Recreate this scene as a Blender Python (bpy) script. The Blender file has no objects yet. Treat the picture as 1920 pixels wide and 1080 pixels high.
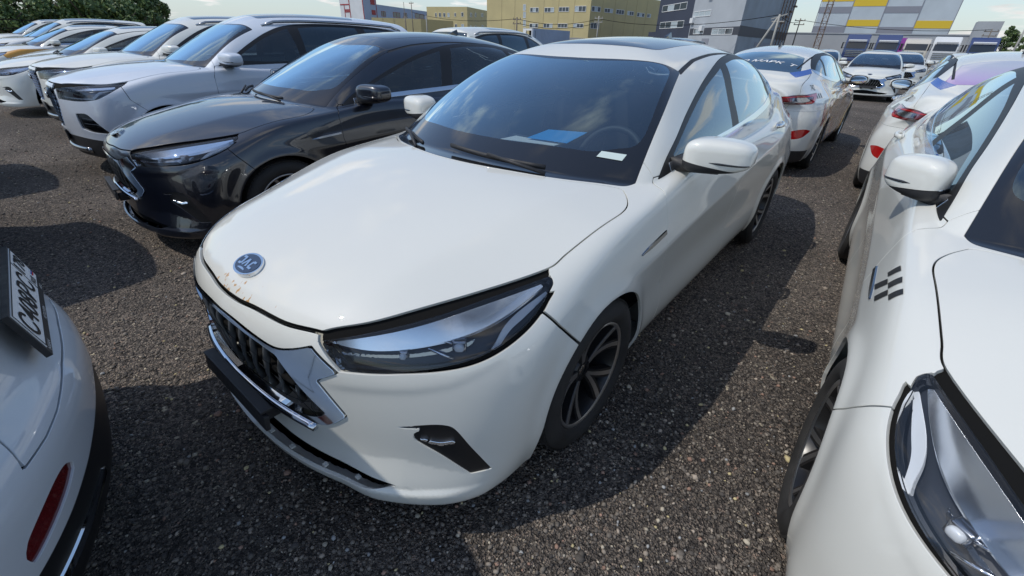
import bpy, bmesh, math, random
import numpy as np
from mathutils import Matrix, Vector
sc=bpy.context.scene
# ---------------- camera ----------------
CAM=(1.216,1.43,1.4516); YAW,PITCH,ROLL=math.radians(-141.55),math.radians(-30.0),math.radians(1.826)
d=Vector((math.cos(PITCH)*math.cos(YAW),math.cos(PITCH)*math.sin(YAW),math.sin(PITCH)))
r=d.cross(Vector((0,0,1))).normalized(); u=r.cross(d)
r2=math.cos(ROLL)*r+math.sin(ROLL)*u; u2=-math.sin(ROLL)*r+math.cos(ROLL)*u
cd=bpy.data.cameras.new('camera'); cam=bpy.data.objects.new('camera',cd); sc.collection.objects.link(cam)
cam.matrix_world=Matrix(((r2.x,u2.x,-d.x,CAM[0]),(r2.y,u2.y,-d.y,CAM[1]),(r2.z,u2.z,-d.z,CAM[2]),(0,0,0,1)))
cd.sensor_width=36; cd.lens=36*805.4/1920; cd.clip_start=.05; cd.clip_end=3000
sc.camera=cam
sc.view_settings.view_transform='Standard'; sc.view_settings.look='None'; sc.view_settings.gamma=1; sc.view_settings.exposure=0
sc.view_settings.exposure=.0
# ---------------- sun and sky ----------------
SUND=Vector((.55,-.45,1)).normalized()
w=bpy.data.worlds.new('World'); sc.world=w; w.use_nodes=True
def make_world():
    nt=w.node_tree; L=nt.links.new; bg=nt.nodes['Background']; bg.inputs[1].default_value=.15
    st=nt.nodes.new('ShaderNodeTexSky'); st.sky_type='NISHITA'; st.sun_disc=False; st.sun_elevation=math.asin(SUND.z); st.sun_rotation=math.atan2(SUND.x,SUND.y)
    st.air_density=1.0; st.dust_density=.35; st.ozone_density=1.3
    tc=nt.nodes.new('ShaderNodeTexCoord'); sx=nt.nodes.new('ShaderNodeSeparateXYZ'); L(tc.outputs['Generated'],sx.inputs[0])
    mz=nt.nodes.new('ShaderNodeMath'); mz.operation='MAXIMUM'; L(sx.outputs['Z'],mz.inputs[0]); mz.inputs[1].default_value=0
    ad=nt.nodes.new('ShaderNodeMath'); ad.operation='ADD'; L(mz.outputs[0],ad.inputs[0]); ad.inputs[1].default_value=.12
    cb=nt.nodes.new('ShaderNodeCombineXYZ')
    for i,a in enumerate('XY'):
        dv=nt.nodes.new('ShaderNodeMath'); dv.operation='DIVIDE'; L(sx.outputs[a],dv.inputs[0]); L(ad.outputs[0],dv.inputs[1]); L(dv.outputs[0],cb.inputs[i])
    def noise(sc_,det,off,ro=.55,dist=0):
        mp=nt.nodes.new('ShaderNodeMapping'); mp.inputs['Location'].default_value=off; L(cb.outputs[0],mp.inputs[0]); n=nt.nodes.new('ShaderNodeTexNoise'); n.inputs['Scale'].default_value=sc_; n.inputs['Detail'].default_value=det; n.inputs['Roughness'].default_value=ro; n.inputs['Distortion'].default_value=dist; L(mp.outputs[0],n.inputs['Vector']); return n
    n=noise(1.15,11,(2.2,5.1,0),.56,.3)
    r=nt.nodes.new('ShaderNodeMapRange'); r.interpolation_type='SMOOTHSTEP'; r.inputs[1].default_value=.545; r.inputs[2].default_value=.66; L(n.outputs[0],r.inputs[0])
    n2=noise(1.5,8,(1.7,.4,0),.6)
    cc=nt.nodes.new('ShaderNodeMapRange'); cc.inputs[1].default_value=.3; cc.inputs[2].default_value=.7; cc.inputs[3].default_value=4.4; cc.inputs[4].default_value=7.2; L(n2.outputs[0],cc.inputs[0])
    cv=nt.nodes.new('ShaderNodeVectorMath'); cv.operation='SCALE'; cv.inputs[0].default_value=(1.0,.985,.97); L(cc.outputs[0],cv.inputs['Scale'])
    hz=nt.nodes.new('ShaderNodeMath'); hz.operation='MULTIPLY'; L(mz.outputs[0],hz.inputs[0]); hz.inputs[1].default_value=-7.5; he=nt.nodes.new('ShaderNodeMath'); he.operation='EXPONENT'; L(hz.outputs[0],he.inputs[0]); hk=nt.nodes.new('ShaderNodeMath'); hk.operation='MULTIPLY'; L(he.outputs[0],hk.inputs[0]); hk.inputs[1].default_value=.85
    hm=nt.nodes.new('ShaderNodeMix'); hm.data_type='RGBA'; L(hk.outputs[0],hm.inputs['Factor']); L(st.outputs[0],hm.inputs['A']); hm.inputs['B'].default_value=(3.3,3.95,4.35,1)
    mx=nt.nodes.new('ShaderNodeMix'); mx.data_type='RGBA'; L(r.outputs[0],mx.inputs['Factor']); L(hm.outputs['Result'],mx.inputs['A']); L(cv.outputs[0],mx.inputs['B']); L(mx.outputs['Result'],bg.inputs[0])
    # aerial haze low over the horizon
make_world()
sl=bpy.data.lights.new('sun','SUN'); sl.energy=2.35; sl.angle=math.radians(.55); sl.color=(1,.95,.87); so=bpy.data.objects.new('sun',sl); sc.collection.objects.link(so); so.rotation_euler=SUND.to_track_quat('Z','Y').to_euler()
import numpy as np, math
# ---------- splines ----------
def nat(xs,ys,x):
    """natural cubic spline, linear outside"""
    xs=np.asarray(xs,float); ys=np.asarray(ys,float)
    if xs[0]>xs[-1]: xs=xs[::-1]; ys=ys[::-1]
    n=len(xs); h=np.diff(xs); A=np.eye(n); r=np.zeros(ys.shape)
    for i in range(1,n-1):
        A[i,i-1]=h[i-1]; A[i,i]=2*(h[i-1]+h[i]); A[i,i+1]=h[i]
        r[i]=6*((ys[i+1]-ys[i])/h[i]-(ys[i]-ys[i-1])/h[i-1])
    M=np.linalg.solve(A,r)
    x=np.asarray(x,float); i=np.clip(np.searchsorted(xs,x)-1,0,n-2)
    t0=x-xs[i]; t1=xs[i+1]-x; hh=h[i]
    if ys.ndim>1:
        t0=t0[...,None]; t1=t1[...,None]; hh=hh[...,None]
    v=(M[i]*t1**3+M[i+1]*t0**3)/(6*hh)+(ys[i]/hh-M[i]*hh/6)*t1+(ys[i+1]/hh-M[i+1]*hh/6)*t0
    lo=x<xs[0]; hi=x>xs[-1]
    if lo.any():
        s=(ys[1]-ys[0])/h[0]-h[0]*(2*M[0]+M[1])/6
        v=np.where(lo[...,None] if ys.ndim>1 else lo, ys[0]+s*((x-xs[0])[...,None] if ys.ndim>1 else (x-xs[0])),v)
    if hi.any():
        s=(ys[-1]-ys[-2])/h[-1]+h[-1]*(2*M[-1]+M[-2])/6
        v=np.where(hi[...,None] if ys.ndim>1 else hi, ys[-1]+s*((x-xs[-1])[...,None] if ys.ndim>1 else (x-xs[-1])),v)
    return v
class Tab:
    """2D table -> smooth function f(a,b) by cubic B-spline lookup of a dense spline-resampled grid"""
    def __init__(s,a,b,T,step=.02):
        T=np.asarray(T,float)            # rows: b levels, cols: a stations
        a0,a1=min(a)-.4,max(a)+.4; b0,b1=min(b)-.3,max(b)+.3
        A=np.arange(a0,a1,step); B=np.arange(b0,b1,step)
        G=nat(a,T.T,A)                   # (A, nb)
        s.G=nat(b,G.T,B).T               # (A,B)
        s.a0,s.b0,s.st=a0,b0,step
    def __call__(s,a,b):
        a,b=np.broadcast_arrays(a,b)
        u=np.clip((a-s.a0)/s.st,1.001,s.G.shape[0]-3.001); v=np.clip((b-s.b0)/s.st,1.001,s.G.shape[1]-3.001)
        i=u.astype(int); j=v.astype(int); u=u-i; v=v-j
        def w(t): return ((1-t)**3/6,(3*t**3-6*t*t+4)/6,(-3*t**3+3*t*t+3*t+1)/6,t**3/6)
        wu,wv=w(u),w(v); r=0
        for p in range(4):
            q=0
            for k in range(4): q=q+wv[k]*s.G[i+p-1,j+k-1]
            r=r+wu[p]*q
        return r
def smax(a,b,k):
    k=np.maximum(k,1e-4)
    h=np.maximum(k-np.abs(a-b),0)/k
    return np.maximum(a,b)+h*h*h*k/6
def smin(a,b,k): return -smax(-a,-b,k)
def softplus(t,w): return .5*(t+np.sqrt(t*t+w*w))
def sstep(a,b,x):
    t=np.clip((x-a)/(b-a),0,1); return t*t*(3-2*t)

class J7:
    """fastback saloon, x forward (front axle 0), y left, z up"""
    XF,XR=.96,-3.88; WB=2.76; RW=.32; RA=.362
    cell=.0105; creases=True
    box=((-3.93,1.0),(-.001,.96),(.13,1.53))
    def __init__(s):
        xs=[1.0,.6,.3,0,-.5,-1.2,-2.0,-2.76,-3.3,-3.9]
        zs=[.15,.30,.50,.66,.80,.92,1.02,1.14]
        s.W=Tab(xs,zs,[
         [.84,.85,.855,.845,.825,.82,.825,.845,.83,.76],
         [.87,.885,.893,.892,.882,.882,.884,.89,.875,.80],
         [.87,.888,.902,.903,.885,.872,.880,.903,.890,.81],
         [.85,.872,.897,.905,.893,.885,.893,.910,.890,.80],
         [.80,.83,.86,.885,.888,.888,.898,.905,.855,.745],
         [.73,.765,.812,.848,.862,.868,.874,.868,.805,.70],
         [.62,.67,.73,.795,.828,.832,.833,.805,.72,.61],
         [.48,.54,.59,.66,.75,.77,.77,.74,.68,.58]])
        ys=[0,.2,.4,.6,.75,.9,1.05]; zf=[.15,.24,.34,.46,.56,.66,.75,.84,.95]
        c=[.895,.915,.905,.903,.907,.903,.87,.75,.5]; sag=np.array([0,.012,.052,.132,.235,.42,.75])
        s.F=Tab(ys,zf,[cc-sag*np.interp(z,[.5,.62,.75],[1,1.12,1.25]) for cc,z in zip(c,zf)])
        # rear face: x of tail (negative)
        zr=[.15,.28,.45,.60,.75,.88,1.0,1.10,1.2]
        c=[-3.72,-3.80,-3.835,-3.84,-3.83,-3.80,-3.82,-3.85,-3.88]; sag=np.array([0,.012,.045,.11,.2,.38,.7])
        s.Rr=Tab(ys,zr,[cc+sag for cc in c])
        s.cx=[.96,.88,.80,.70,.5,.25,0,-.25,-.5,-.9,-1.5,-2.5,-3.1,-3.5,-3.7,-3.85,-4]
        s.cz=[.685,.755,.797,.832,.888,.942,.978,.996,1.015,1.075,1.09,1.10,1.12,1.12,1.11,1.095,1.07]
        # roof centre profile
        s.rx=[-.5,-.9,-1.1,-1.35,-1.7,-2.1,-2.5,-2.9,-3.3,-3.6,-3.82,-4.0]
        s.rz=[1.26,1.40,1.44,1.470,1.492,1.490,1.458,1.388,1.272,1.170,1.095,1.03]
        yg=[.9,.97,1.05,1.2,1.35,1.45,1.55]
        xg=[0,-.6,-1.2,-1.7,-2.2,-2.7,-3.1,-3.5,-3.9]
        s.Gt=Tab(xg,yg,[
         [.80,.835,.85,.855,.85,.83,.76,.68,.58],
         [.765,.800,.82,.825,.82,.80,.735,.655,.55],
         [.725,.765,.785,.795,.79,.765,.70,.62,.52],
         [.63,.665,.695,.705,.70,.675,.625,.55,.45],
         [.54,.575,.61,.625,.62,.595,.545,.47,.38],
         [.48,.51,.545,.565,.56,.535,.49,.42,.33],
         [.40,.42,.46,.48,.48,.46,.43,.36,.28]])
        s.ridge=([1,.6,0,-.5,-1],[.42,.47,.58,.665,.70])
        s.zc=([1,.2,-.4,-1.2,-2.0,-2.76,-3.4,-3.9],[.66,.68,.71,.765,.845,.915,.94,.94])
    def deck(s,x,y):
        c=nat(s.cx,s.cz,x); r=np.interp(x,s.ridge[0][::-1],s.ridge[1][::-1])
        return c-(.045-.022*sstep(.5,-.1,x)*sstep(-1.2,-.6,x))*(y/.6)**2*sstep(-3.6,-2.9,x)-.02*y*y-(.07+.10*sstep(-.6,.5,x))*softplus(np.abs(y)-r,.02)
    def ws(s,y,z):   # windscreen x
        return nat([.9,1.0,1.1,1.2,1.3,1.4,1.5],[-.03,-.20,-.385,-.59,-.815,-1.075,-1.36],z)-(.50-.45*(z-.97))*y*y-.03*(y/.7)**6
    def roof(s,x,y):
        return nat(s.rx,s.rz,x)-.075*(y/.5)**2*.6-.06*(np.abs(y)/.6)**4
    def side(s,x,z):
        w=s.W(x,z)
        zc=np.interp(x,s.zc[0][::-1],s.zc[1][::-1]); t=z-zc
        w=w+.016*np.exp(-np.sqrt(t*t+.00012)/.06)*sstep(.15,-.5,x)
        for xc in (0,-s.WB):
            r=np.sqrt((x-xc)**2+(z-s.RW)**2); w=w+.012*np.exp(-((r-s.RA)/.04)**2)
        return w
    def val(s,x,y,z):
        side=y-s.side(x,z)
        lo=smax(side,z-s.deck(x,y),.05+.08*sstep(-.3,.55,x)+.09*sstep(-2.6,-3.2,x))
        if s.creases:
            sa=1.2*np.arctan2(np.abs(y),x+.3); fx=sstep(.0,.25,x)
            a1=sstep(.40,.56,sa)*sstep(1.16,1.02,sa); z1=np.interp(sa,[.45,.52,.61,.73,.83,.93,1.03,1.15],[.600,.602,.609,.619,.634,.668,.716,.78])
            z2=np.interp(sa,[.45,.52,.64,.76,.86,.98,1.1],[.490,.493,.520,.537,.554,.576,.602]); a2=sstep(.50,.62,sa)*sstep(1.08,.92,sa)
            b=a1*.0030*(np.tanh((z-z1)/.014)-1)*sstep(.32,.58,z)
            z3=np.interp(sa,[0,.5,.68,.84,.95],[.34,.345,.360,.315,.29]); a3=sstep(.45,.60,sa)*sstep(1.0,.90,sa)
            b=b+a3*.020*np.clip((z3-z)/.09,0,1)
            b=b+.016*sstep(.262,.238,z)*sstep(1.0,.75,sa)
            FB=s.F(y,z)+b*fx
        else: FB=s.F(y,z)
        lo=smax(lo,x-FB,.12)
        lo=smax(lo,s.Rr(y,z)-x,.10)
        lo=smax(lo,.178+.03*sstep(-.2,-.6,x)*sstep(-2.6,-2.2,x)-z,.04)
        g=smax(y-s.Gt(x,z),(z-s.roof(x,y)),.10)
        g=smax(g,(x-s.ws(y,z))*.5,.05)
        g=smax(g,.9-z,.02); g=smax(g,-3.86-x,.03)
        return smin(lo,g,.012+.16*sstep(-2.4,-3.2,x))
def field_grid(c):
    (x0,x1),(y0,y1),(z0,z1)=c.box; h=c.cell
    X=np.arange(x0,x1,h); Y=np.arange(y0,y1,h); Z=np.arange(z0,z1,h)
    f=lambda T,i: T
    V=np.empty((len(X),len(Y),len(Z)),np.float32)
    # evaluate in slabs of x
    for a in range(0,len(X),40):
        xx=X[a:a+40][:,None,None]; V[a:a+40]=c.val(xx,Y[None,:,None],Z[None,None,:])
    return X,Y,Z,V
def grad(c,P,e=2e-3):
    x,y,z=P.T; f=c.val
    y=np.abs(y)
    g=np.stack([f(x+e,y,z)-f(x-e,y,z),f(x,y+e,z)-f(x,y-e,z),f(x,y,z+e)-f(x,y,z-e)],1)/(2*e)
    return g
def extract(c):
    X,Y,Z,V=field_grid(c); h=c.cell
    S=V<0
    nx,ny,nz=V.shape
    sgn=S.astype(np.int8)
    cs=np.zeros((nx-1,ny-1,nz-1),np.int8); 
    for dx in(0,1):
        for dy in(0,1):
            for dz in(0,1): cs+=sgn[dx:nx-1+dx,dy:ny-1+dy,dz:nz-1+dz]
    act=(cs>0)&(cs<8); idx=np.argwhere(act); vid=np.full(act.shape,-1,np.int32); vid[act]=np.arange(len(idx))
    acc=np.zeros((len(idx),3)); cnt=np.zeros(len(idx))
    i,j,k=idx.T
    for ax in range(3):
        for p in(0,1):
            for r in(0,1):
                o=[0,0,0]; o[(ax+1)%3]=p; o[(ax+2)%3]=r; o2=list(o); o2[ax]=1
                a=V[i+o[0],j+o[1],k+o[2]]; b=V[i+o2[0],j+o2[1],k+o2[2]]; m=(a<0)!=(b<0)
                t=np.where(m,a/(a-b+1e-12),0); q=np.array(o,float)[None,:].repeat(len(idx),0); q[:,ax]+=t
                acc+=q*m[:,None]; cnt+=m
    P=(idx+acc/cnt[:,None])*h+np.array([X[0],Y[0],Z[0]])
    for _ in range(3):
        v=c.val(P[:,0],np.abs(P[:,1]),P[:,2]); g=grad(c,P); P=P-(np.clip(v,-.006,.006)/np.maximum((g*g).sum(1),.05))[:,None]*g
    # quads
    Q=[]
    for ax in range(3):
        sl=[slice(None)]*3; sl2=[slice(None)]*3; sl[ax]=slice(0,-1); sl2[ax]=slice(1,None)
        A=S[tuple(sl)]; B=S[tuple(sl2)]; b,c2=(ax+1)%3,(ax+2)%3
        e=np.argwhere(A!=B); e=e[(e[:,b]>0)&(e[:,c2]>0)&(e[:,b]<V.shape[b]-1)&(e[:,c2]<V.shape[c2]-1)]
        fl=A[tuple(e.T)]
        def g(db,dc):
            o=e.copy(); o[:,b]-=db; o[:,c2]-=dc; return vid[tuple(o.T)]
        q=np.stack([g(1,1),g(0,1),g(0,0),g(1,0)],1)
        q[~fl]=q[~fl][:,::-1]
        Q.append(q)
    Q=np.concatenate(Q); 
    # clamp the mirror plane
    m=P[:,1]<h*.5; P[m&(P[:,1]<.0125),1]=0
    T=np.concatenate([Q[:,[0,1,2]],Q[:,[0,2,3]]])
    T=T[(T>=0).all(1)]
    keep=~((P[T][:,:,1]<=1e-9).all(1)); T=T[keep]
    g=grad(c,P); N=g/np.linalg.norm(g,axis=1)[:,None]; z0=P[:,1]==0; N[z0,1]=0; N/=np.linalg.norm(N,axis=1)[:,None]
    return P,T,N

# ---------------- mesh cutting ----------------
def crc(pts,n=8,closed=True):
    """Catmull-Rom through points; a point with a third item is a sharp corner"""
    P=[np.array(p[:2],float) for p in pts]; C=[len(p)>2 for p in pts]; m=len(P); out=[]
    for i in range(m if closed else m-1):
        a,b=P[i],P[(i+1)%m]
        p0=P[i-1] if (closed or i>0) else a; p3=P[(i+2)%m] if (closed or i+2<m) else b
        ta=(b-p0)/2 if not C[i] else (b-a)*.9
        tb=(p3-a)/2 if not C[(i+1)%m] else (b-a)*.9
        L=np.linalg.norm(b-a)
        for v in (ta,tb):
            l=np.linalg.norm(v)
            if l>1.3*L: v*=1.3*L/l
        for k in range(n):
            t=k/n; out.append((2*t**3-3*t*t+1)*a+(t**3-2*t*t+t)*ta+(-2*t**3+3*t*t)*b+(t**3-t*t)*tb)
    if not closed: out.append(P[-1])
    return np.array(out)
def polysd(poly,X):
    """signed distance, positive inside"""
    A=poly; B=np.roll(poly,-1,0); d=np.full(len(X),1e9); ins=np.zeros(len(X),bool)
    for a,b in zip(A,B):
        e=b-a; w=X-a; L=(e*e).sum()
        if L<1e-14: continue
        t=np.clip((w@e)/L,0,1); q=w-t[:,None]*e; d=np.minimum(d,(q*q).sum(1))
        c=((a[1]<=X[:,1])!=(b[1]<=X[:,1]))
        xx=a[0]+(X[:,1]-a[1])*(e[0]/(e[1] if e[1]!=0 else 1e-12)); ins^=c&(X[:,0]<xx)
    return np.sqrt(d)*np.where(ins,1,-1)
def fproj(V,x0=-.3): return np.stack([1.2*np.arctan2(np.abs(V[:,1]),V[:,0]-x0),V[:,2]],1)
def rproj(V,x0=-2.6): return np.stack([1.2*np.arctan2(np.abs(V[:,1]),x0-V[:,0]),V[:,2]],1)
PR={'f':fproj,'r':rproj,'t':lambda V:np.stack([V[:,0],np.abs(V[:,1])],1),'s':lambda V:V[:,[0,2]],'y':lambda V:np.stack([np.abs(V[:,1]),V[:,2]],1)}
def fld(pr,pts,n=6):
    poly=crc(pts,n) if n else np.array([p[:2] for p in pts],float)
    lo=poly.min(0)-.06; hi=poly.max(0)+.06
    def f(V):
        X=PR[pr](V); d=np.full(len(V),-.05); m=((X>lo)&(X<hi)).all(1); d[m]=polysd(poly,X[m]); return d
    return f
def cut(M,d):
    V,N,T=M; d=np.where(np.abs(d)<1e-6,1e-6,d); s=d>0; k=s[T].sum(1)
    pos=T[k==3]; neg=T[k==0]; mx=T[(k==1)|(k==2)]; km=k[(k==1)|(k==2)]
    if len(mx)==0: return (V,N,pos),(V,N,neg)
    lone=np.where((s[mx]==(km==1)[:,None]),1,0).argmax(1)
    r=np.arange(len(mx)); a=mx[r,lone]; b=mx[r,(lone+1)%3]; c=mx[r,(lone+2)%3]
    E=np.sort(np.concatenate([np.stack([a,b],1),np.stack([a,c],1)]),1)
    U,inv=np.unique(E[:,0].astype(np.int64)*len(V)+E[:,1],return_inverse=True); i0=U//len(V); i1=U%len(V)
    t=(d[i0]/(d[i0]-d[i1]))[:,None]; NV=V[i0]+t*(V[i1]-V[i0]); NN=N[i0]+t*(N[i1]-N[i0]); NN/=np.linalg.norm(NN,axis=1)[:,None]
    base=len(V); V2=np.concatenate([V,NV]); N2=np.concatenate([N,NN]); ab=base+inv[:len(mx)]; ac=base+inv[len(mx):]
    tri=np.stack([a,ab,ac],1); q1=np.stack([ab,b,c],1); q2=np.stack([ab,c,ac],1); lp=km==1
    pos=np.concatenate([pos,tri[lp],q1[~lp],q2[~lp]]); neg=np.concatenate([neg,tri[~lp],q1[lp],q2[lp]])
    return (V2,N2,pos),(V2,N2,neg)
def compact(M):
    V,N,T=M; u,inv=np.unique(T,return_inverse=True); return V[u],N[u],inv.reshape(T.shape)
def take(M,f,gap=0.,pr=None):
    """split M by field f: (inside part, rest, strip of the gap)"""
    M=compact(M); d=f(M[0]) if callable(f) else f
    if gap<=0:
        i,o=cut(M,d); return compact(i),compact(o),None
    i,o=cut(M,d-gap/2); o=compact(o); d2=f(o[0]); st,rest=cut(o,d2+gap/2)
    return compact(i),compact(rest),compact(st)
def bedges(T):
    E=np.concatenate([T[:,[0,1]],T[:,[1,2]],T[:,[2,0]]]); key=np.minimum(E[:,0],E[:,1]).astype(np.int64)*(T.max()+1)+np.maximum(E[:,0],E[:,1])
    u,ix,cn=np.unique(key,return_index=True,return_counts=True); return E[ix[cn==1]]
def rim(M,depth=.012,bev=.0015):
    """turn the open edges of a panel inwards"""
    V,N,T=M
    if len(T)==0: return M
    E=bedges(T); E=E[~((V[E][:,:,1]<1e-6).all(1))]
    if len(E)==0: return M
    u,inv=np.unique(E,return_inverse=True); e=inv.reshape(E.shape); n=len(u); b=len(V)
    # outward in-plane direction per edge vertex
    dv=V[E[:,1]]-V[E[:,0]]; Ne=(N[E[:,0]]+N[E[:,1]])/2; o=np.cross(dv,Ne); L=np.linalg.norm(o,axis=1)[:,None]; o=o/np.maximum(L,1e-9)
    O=np.zeros((n,3)); np.add.at(O,e[:,0],o); np.add.at(O,e[:,1],o); O/=np.maximum(np.linalg.norm(O,axis=1)[:,None],1e-9)
    Vb=V[u]; Nb=N[u]
    V1=Vb-bev*Nb+O*bev*.8; N1=(Nb+O)/1.414; V2=Vb-bev*Nb+O*bev*.8; N2=O; V3=Vb-depth*Nb+O*bev*.8; N3=O
    VV=np.concatenate([V,V1,V2,V3]); NN=np.concatenate([N,N1,N2,N3])
    i0=E[:,0]; i1=E[:,1]; r0=b+e[:,0]; r1=b+e[:,1]; s0=r0+n; s1=r1+n; t0=s0+n; t1=s1+n
    q=[np.stack(x,1) for x in ((i0,r1,i1),(i0,r0,r1),(s0,t1,s1),(s0,t0,t1))]
    return VV,NN,np.concatenate([T]+q)
def off(M,d,sm=None): return M[0]+M[1]*d,M[1],M[2]
def mir(M): 
    V,N,T=M; f=np.array([1,-1,1]); return V*f,N*f,T[:,::-1]
def both(M):
    a=mir(M); V,N,T=M; return np.concatenate([V,a[0]]),np.concatenate([N,a[1]]),np.concatenate([T,a[2]+len(V)])
def cat(*Ms):
    Ms=[m for m in Ms if m is not None and len(m[2])]; V=[];N=[];T=[];b=0
    for m in Ms: V.append(m[0]);N.append(m[1]);T.append(m[2]+b);b+=len(m[0])
    return np.concatenate(V),np.concatenate(N),np.concatenate(T)
COL=sc.collection
def bmesh_obj(name,M,mat,parent=None,smooth=True):
    V,N,T=M; me=bpy.data.meshes.new(name)
    me.vertices.add(len(V)); me.vertices.foreach_set('co',V.astype(np.float32).ravel())
    me.loops.add(len(T)*3); me.loops.foreach_set('vertex_index',T.astype(np.int32).ravel())
    me.polygons.add(len(T)); me.polygons.foreach_set('loop_start',np.arange(0,len(T)*3,3,dtype=np.int32))
    try: me.polygons.foreach_set('loop_total',np.full(len(T),3,np.int32))
    except Exception: pass
    me.update(calc_edges=True); me.validate(clean_customdata=False)
    me.polygons.foreach_set('use_smooth',np.ones(len(me.polygons),bool))
    if len(me.vertices)==len(N): me.normals_split_custom_set_from_vertices(N.tolist())
    me.materials.append(mat); o=bpy.data.objects.new(name,me); COL.objects.link(o); o.parent=parent
    return o
# ---------------- generic mesh objects ----------------
def mesh_obj(name,bm,mat,parent=None,smooth=True,angle=None,loc=None,rot=None):
    me=bpy.data.meshes.new(name); bmesh.ops.recalc_face_normals(bm,faces=bm.faces); bm.to_mesh(me); bm.free()
    for m in (mat if isinstance(mat,(list,tuple)) else [mat]): me.materials.append(m)
    if smooth:
        for p in me.polygons: p.use_smooth=True
        if angle: me.set_sharp_from_angle(angle=math.radians(angle))
    o=bpy.data.objects.new(name,me); COL.objects.link(o); o.parent=parent
    if loc is not None: o.location=loc
    if rot is not None: o.rotation_euler=rot
    return o
def bm_box(bm,c,s,rot=None,bev=0,seg=2):
    r=bmesh.ops.create_cube(bm,size=1); vs=r['verts']
    for v in vs: v.co=Vector((v.co.x*s[0],v.co.y*s[1],v.co.z*s[2]))
    if bev:
        es=list({e for v in vs for e in v.link_edges}); g=bmesh.ops.bevel(bm,geom=es,offset=bev,segments=seg,affect='EDGES',profile=.6); vs=list({v for f in g['faces'] for v in f.verts}|{v for v in vs if v.is_valid})
    M=Matrix.Translation(Vector(c))@(rot.to_matrix().to_4x4() if rot is not None else Matrix())
    for v in vs: v.co=M@v.co
    return vs
def bm_cyl(bm,a,b,r0,r1=None,seg=16,caps=True):
    a=Vector(a); b=Vector(b); r1=r0 if r1 is None else r1; d=b-a; q=d.to_track_quat('Z','Y')
    R=[[bm.verts.new(c+q@Vector((math.cos(2*math.pi*i/seg)*r,math.sin(2*math.pi*i/seg)*r,0))) for i in range(seg)] for c,r in((a,r0),(b,r1))]
    for i in range(seg): bm.faces.new((R[0][i],R[0][(i+1)%seg],R[1][(i+1)%seg],R[1][i]))
    if caps: bm.faces.new(R[0][::-1]); bm.faces.new(R[1])
def bm_lathe(bm,prof,seg=48,axis='y',closed=False):
    rings=[]
    for (rr,h) in prof:
        ring=[]
        for i in range(seg):
            t=2*math.pi*i/seg; x,z=rr*math.cos(t),rr*math.sin(t)
            ring.append(bm.verts.new((x,h,z) if axis=='y' else (x,z,h)))
        rings.append(ring)
    n=len(rings)
    for a,b in zip(rings,rings[1:]+([rings[0]] if closed else [])):
        for i in range(seg): bm.faces.new((a[i],a[(i+1)%seg],b[(i+1)%seg],b[i]))
def bm_prism(bm,poly,h0,h1,f):
    """poly 2D list; f(u,v,h)->xyz"""
    A=[bm.verts.new(f(u,v,h0)) for u,v in poly]; B=[bm.verts.new(f(u,v,h1)) for u,v in poly]; n=len(poly)
    for i in range(n): bm.faces.new((A[i],A[(i+1)%n],B[(i+1)%n],B[i]))
    bm.faces.new(A[::-1]); bm.faces.new(B)
def bm_tube(bm,pts,r,seg=8,flat=1.0):
    pts=[Vector(p) for p in pts]; rings=[]
    for i,p in enumerate(pts):
        d=(pts[min(i+1,len(pts)-1)]-pts[max(i-1,0)]).normalized(); q=d.to_track_quat('Z','Y'); rr=r[i] if isinstance(r,(list,tuple)) else r
        rings.append([bm.verts.new(p+q@Vector((math.cos(2*math.pi*k/seg)*rr,math.sin(2*math.pi*k/seg)*rr*flat,0))) for k in range(seg)])
    for a,b in zip(rings,rings[1:]):
        for k in range(seg): bm.faces.new((a[k],a[(k+1)%seg],b[(k+1)%seg],b[k]))
    bm.faces.new(rings[0][::-1]); bm.faces.new(rings[-1])
# ---------------- tagging ----------------
def tag(o,label=None,cat_=None,group=None,kind=None):
    if label: o['label']=label
    if cat_: o['category']=cat_
    if group: o['group']=group
    if kind: o['kind']=kind
    return o
def empty(name,loc=(0,0,0),rz=0,**k):
    o=bpy.data.objects.new(name,None); COL.objects.link(o); o.location=loc; o.rotation_euler=(0,0,rz); o.empty_display_size=.2
    return tag(o,k.get('label'),k.get('cat'),k.get('group'))
def copy_tree(o,parent=None,swap=None,skip=()):
    c=o.copy(); COL.objects.link(c); c.parent=parent
    if parent is not None: c.matrix_parent_inverse=o.matrix_parent_inverse.copy()
    if swap and c.type=='MESH':
        for i,sl in enumerate(c.material_slots):
            m=o.data.materials[i]
            if m and m.name in swap: sl.link='OBJECT'; sl.material=swap[m.name]
    for ch in list(o.children):
        if ch.name.split('.')[0] not in skip: copy_tree(ch,c,swap,skip)
    return c

def tiltn(M,k):
    V,N,T=M; N=N+np.array([0,0,k]); return V,N/np.linalg.norm(N,axis=1)[:,None],T

def setel(M,deg):
    """facet a bright insert so that it leans back by a fixed angle"""
    V,N,T=M; H=N[:,:2]/np.maximum(np.linalg.norm(N[:,:2],axis=1)[:,None],1e-6); e=math.radians(deg)
    return V,np.concatenate([H*math.cos(e),np.full((len(N),1),math.sin(e))],1),T
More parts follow.
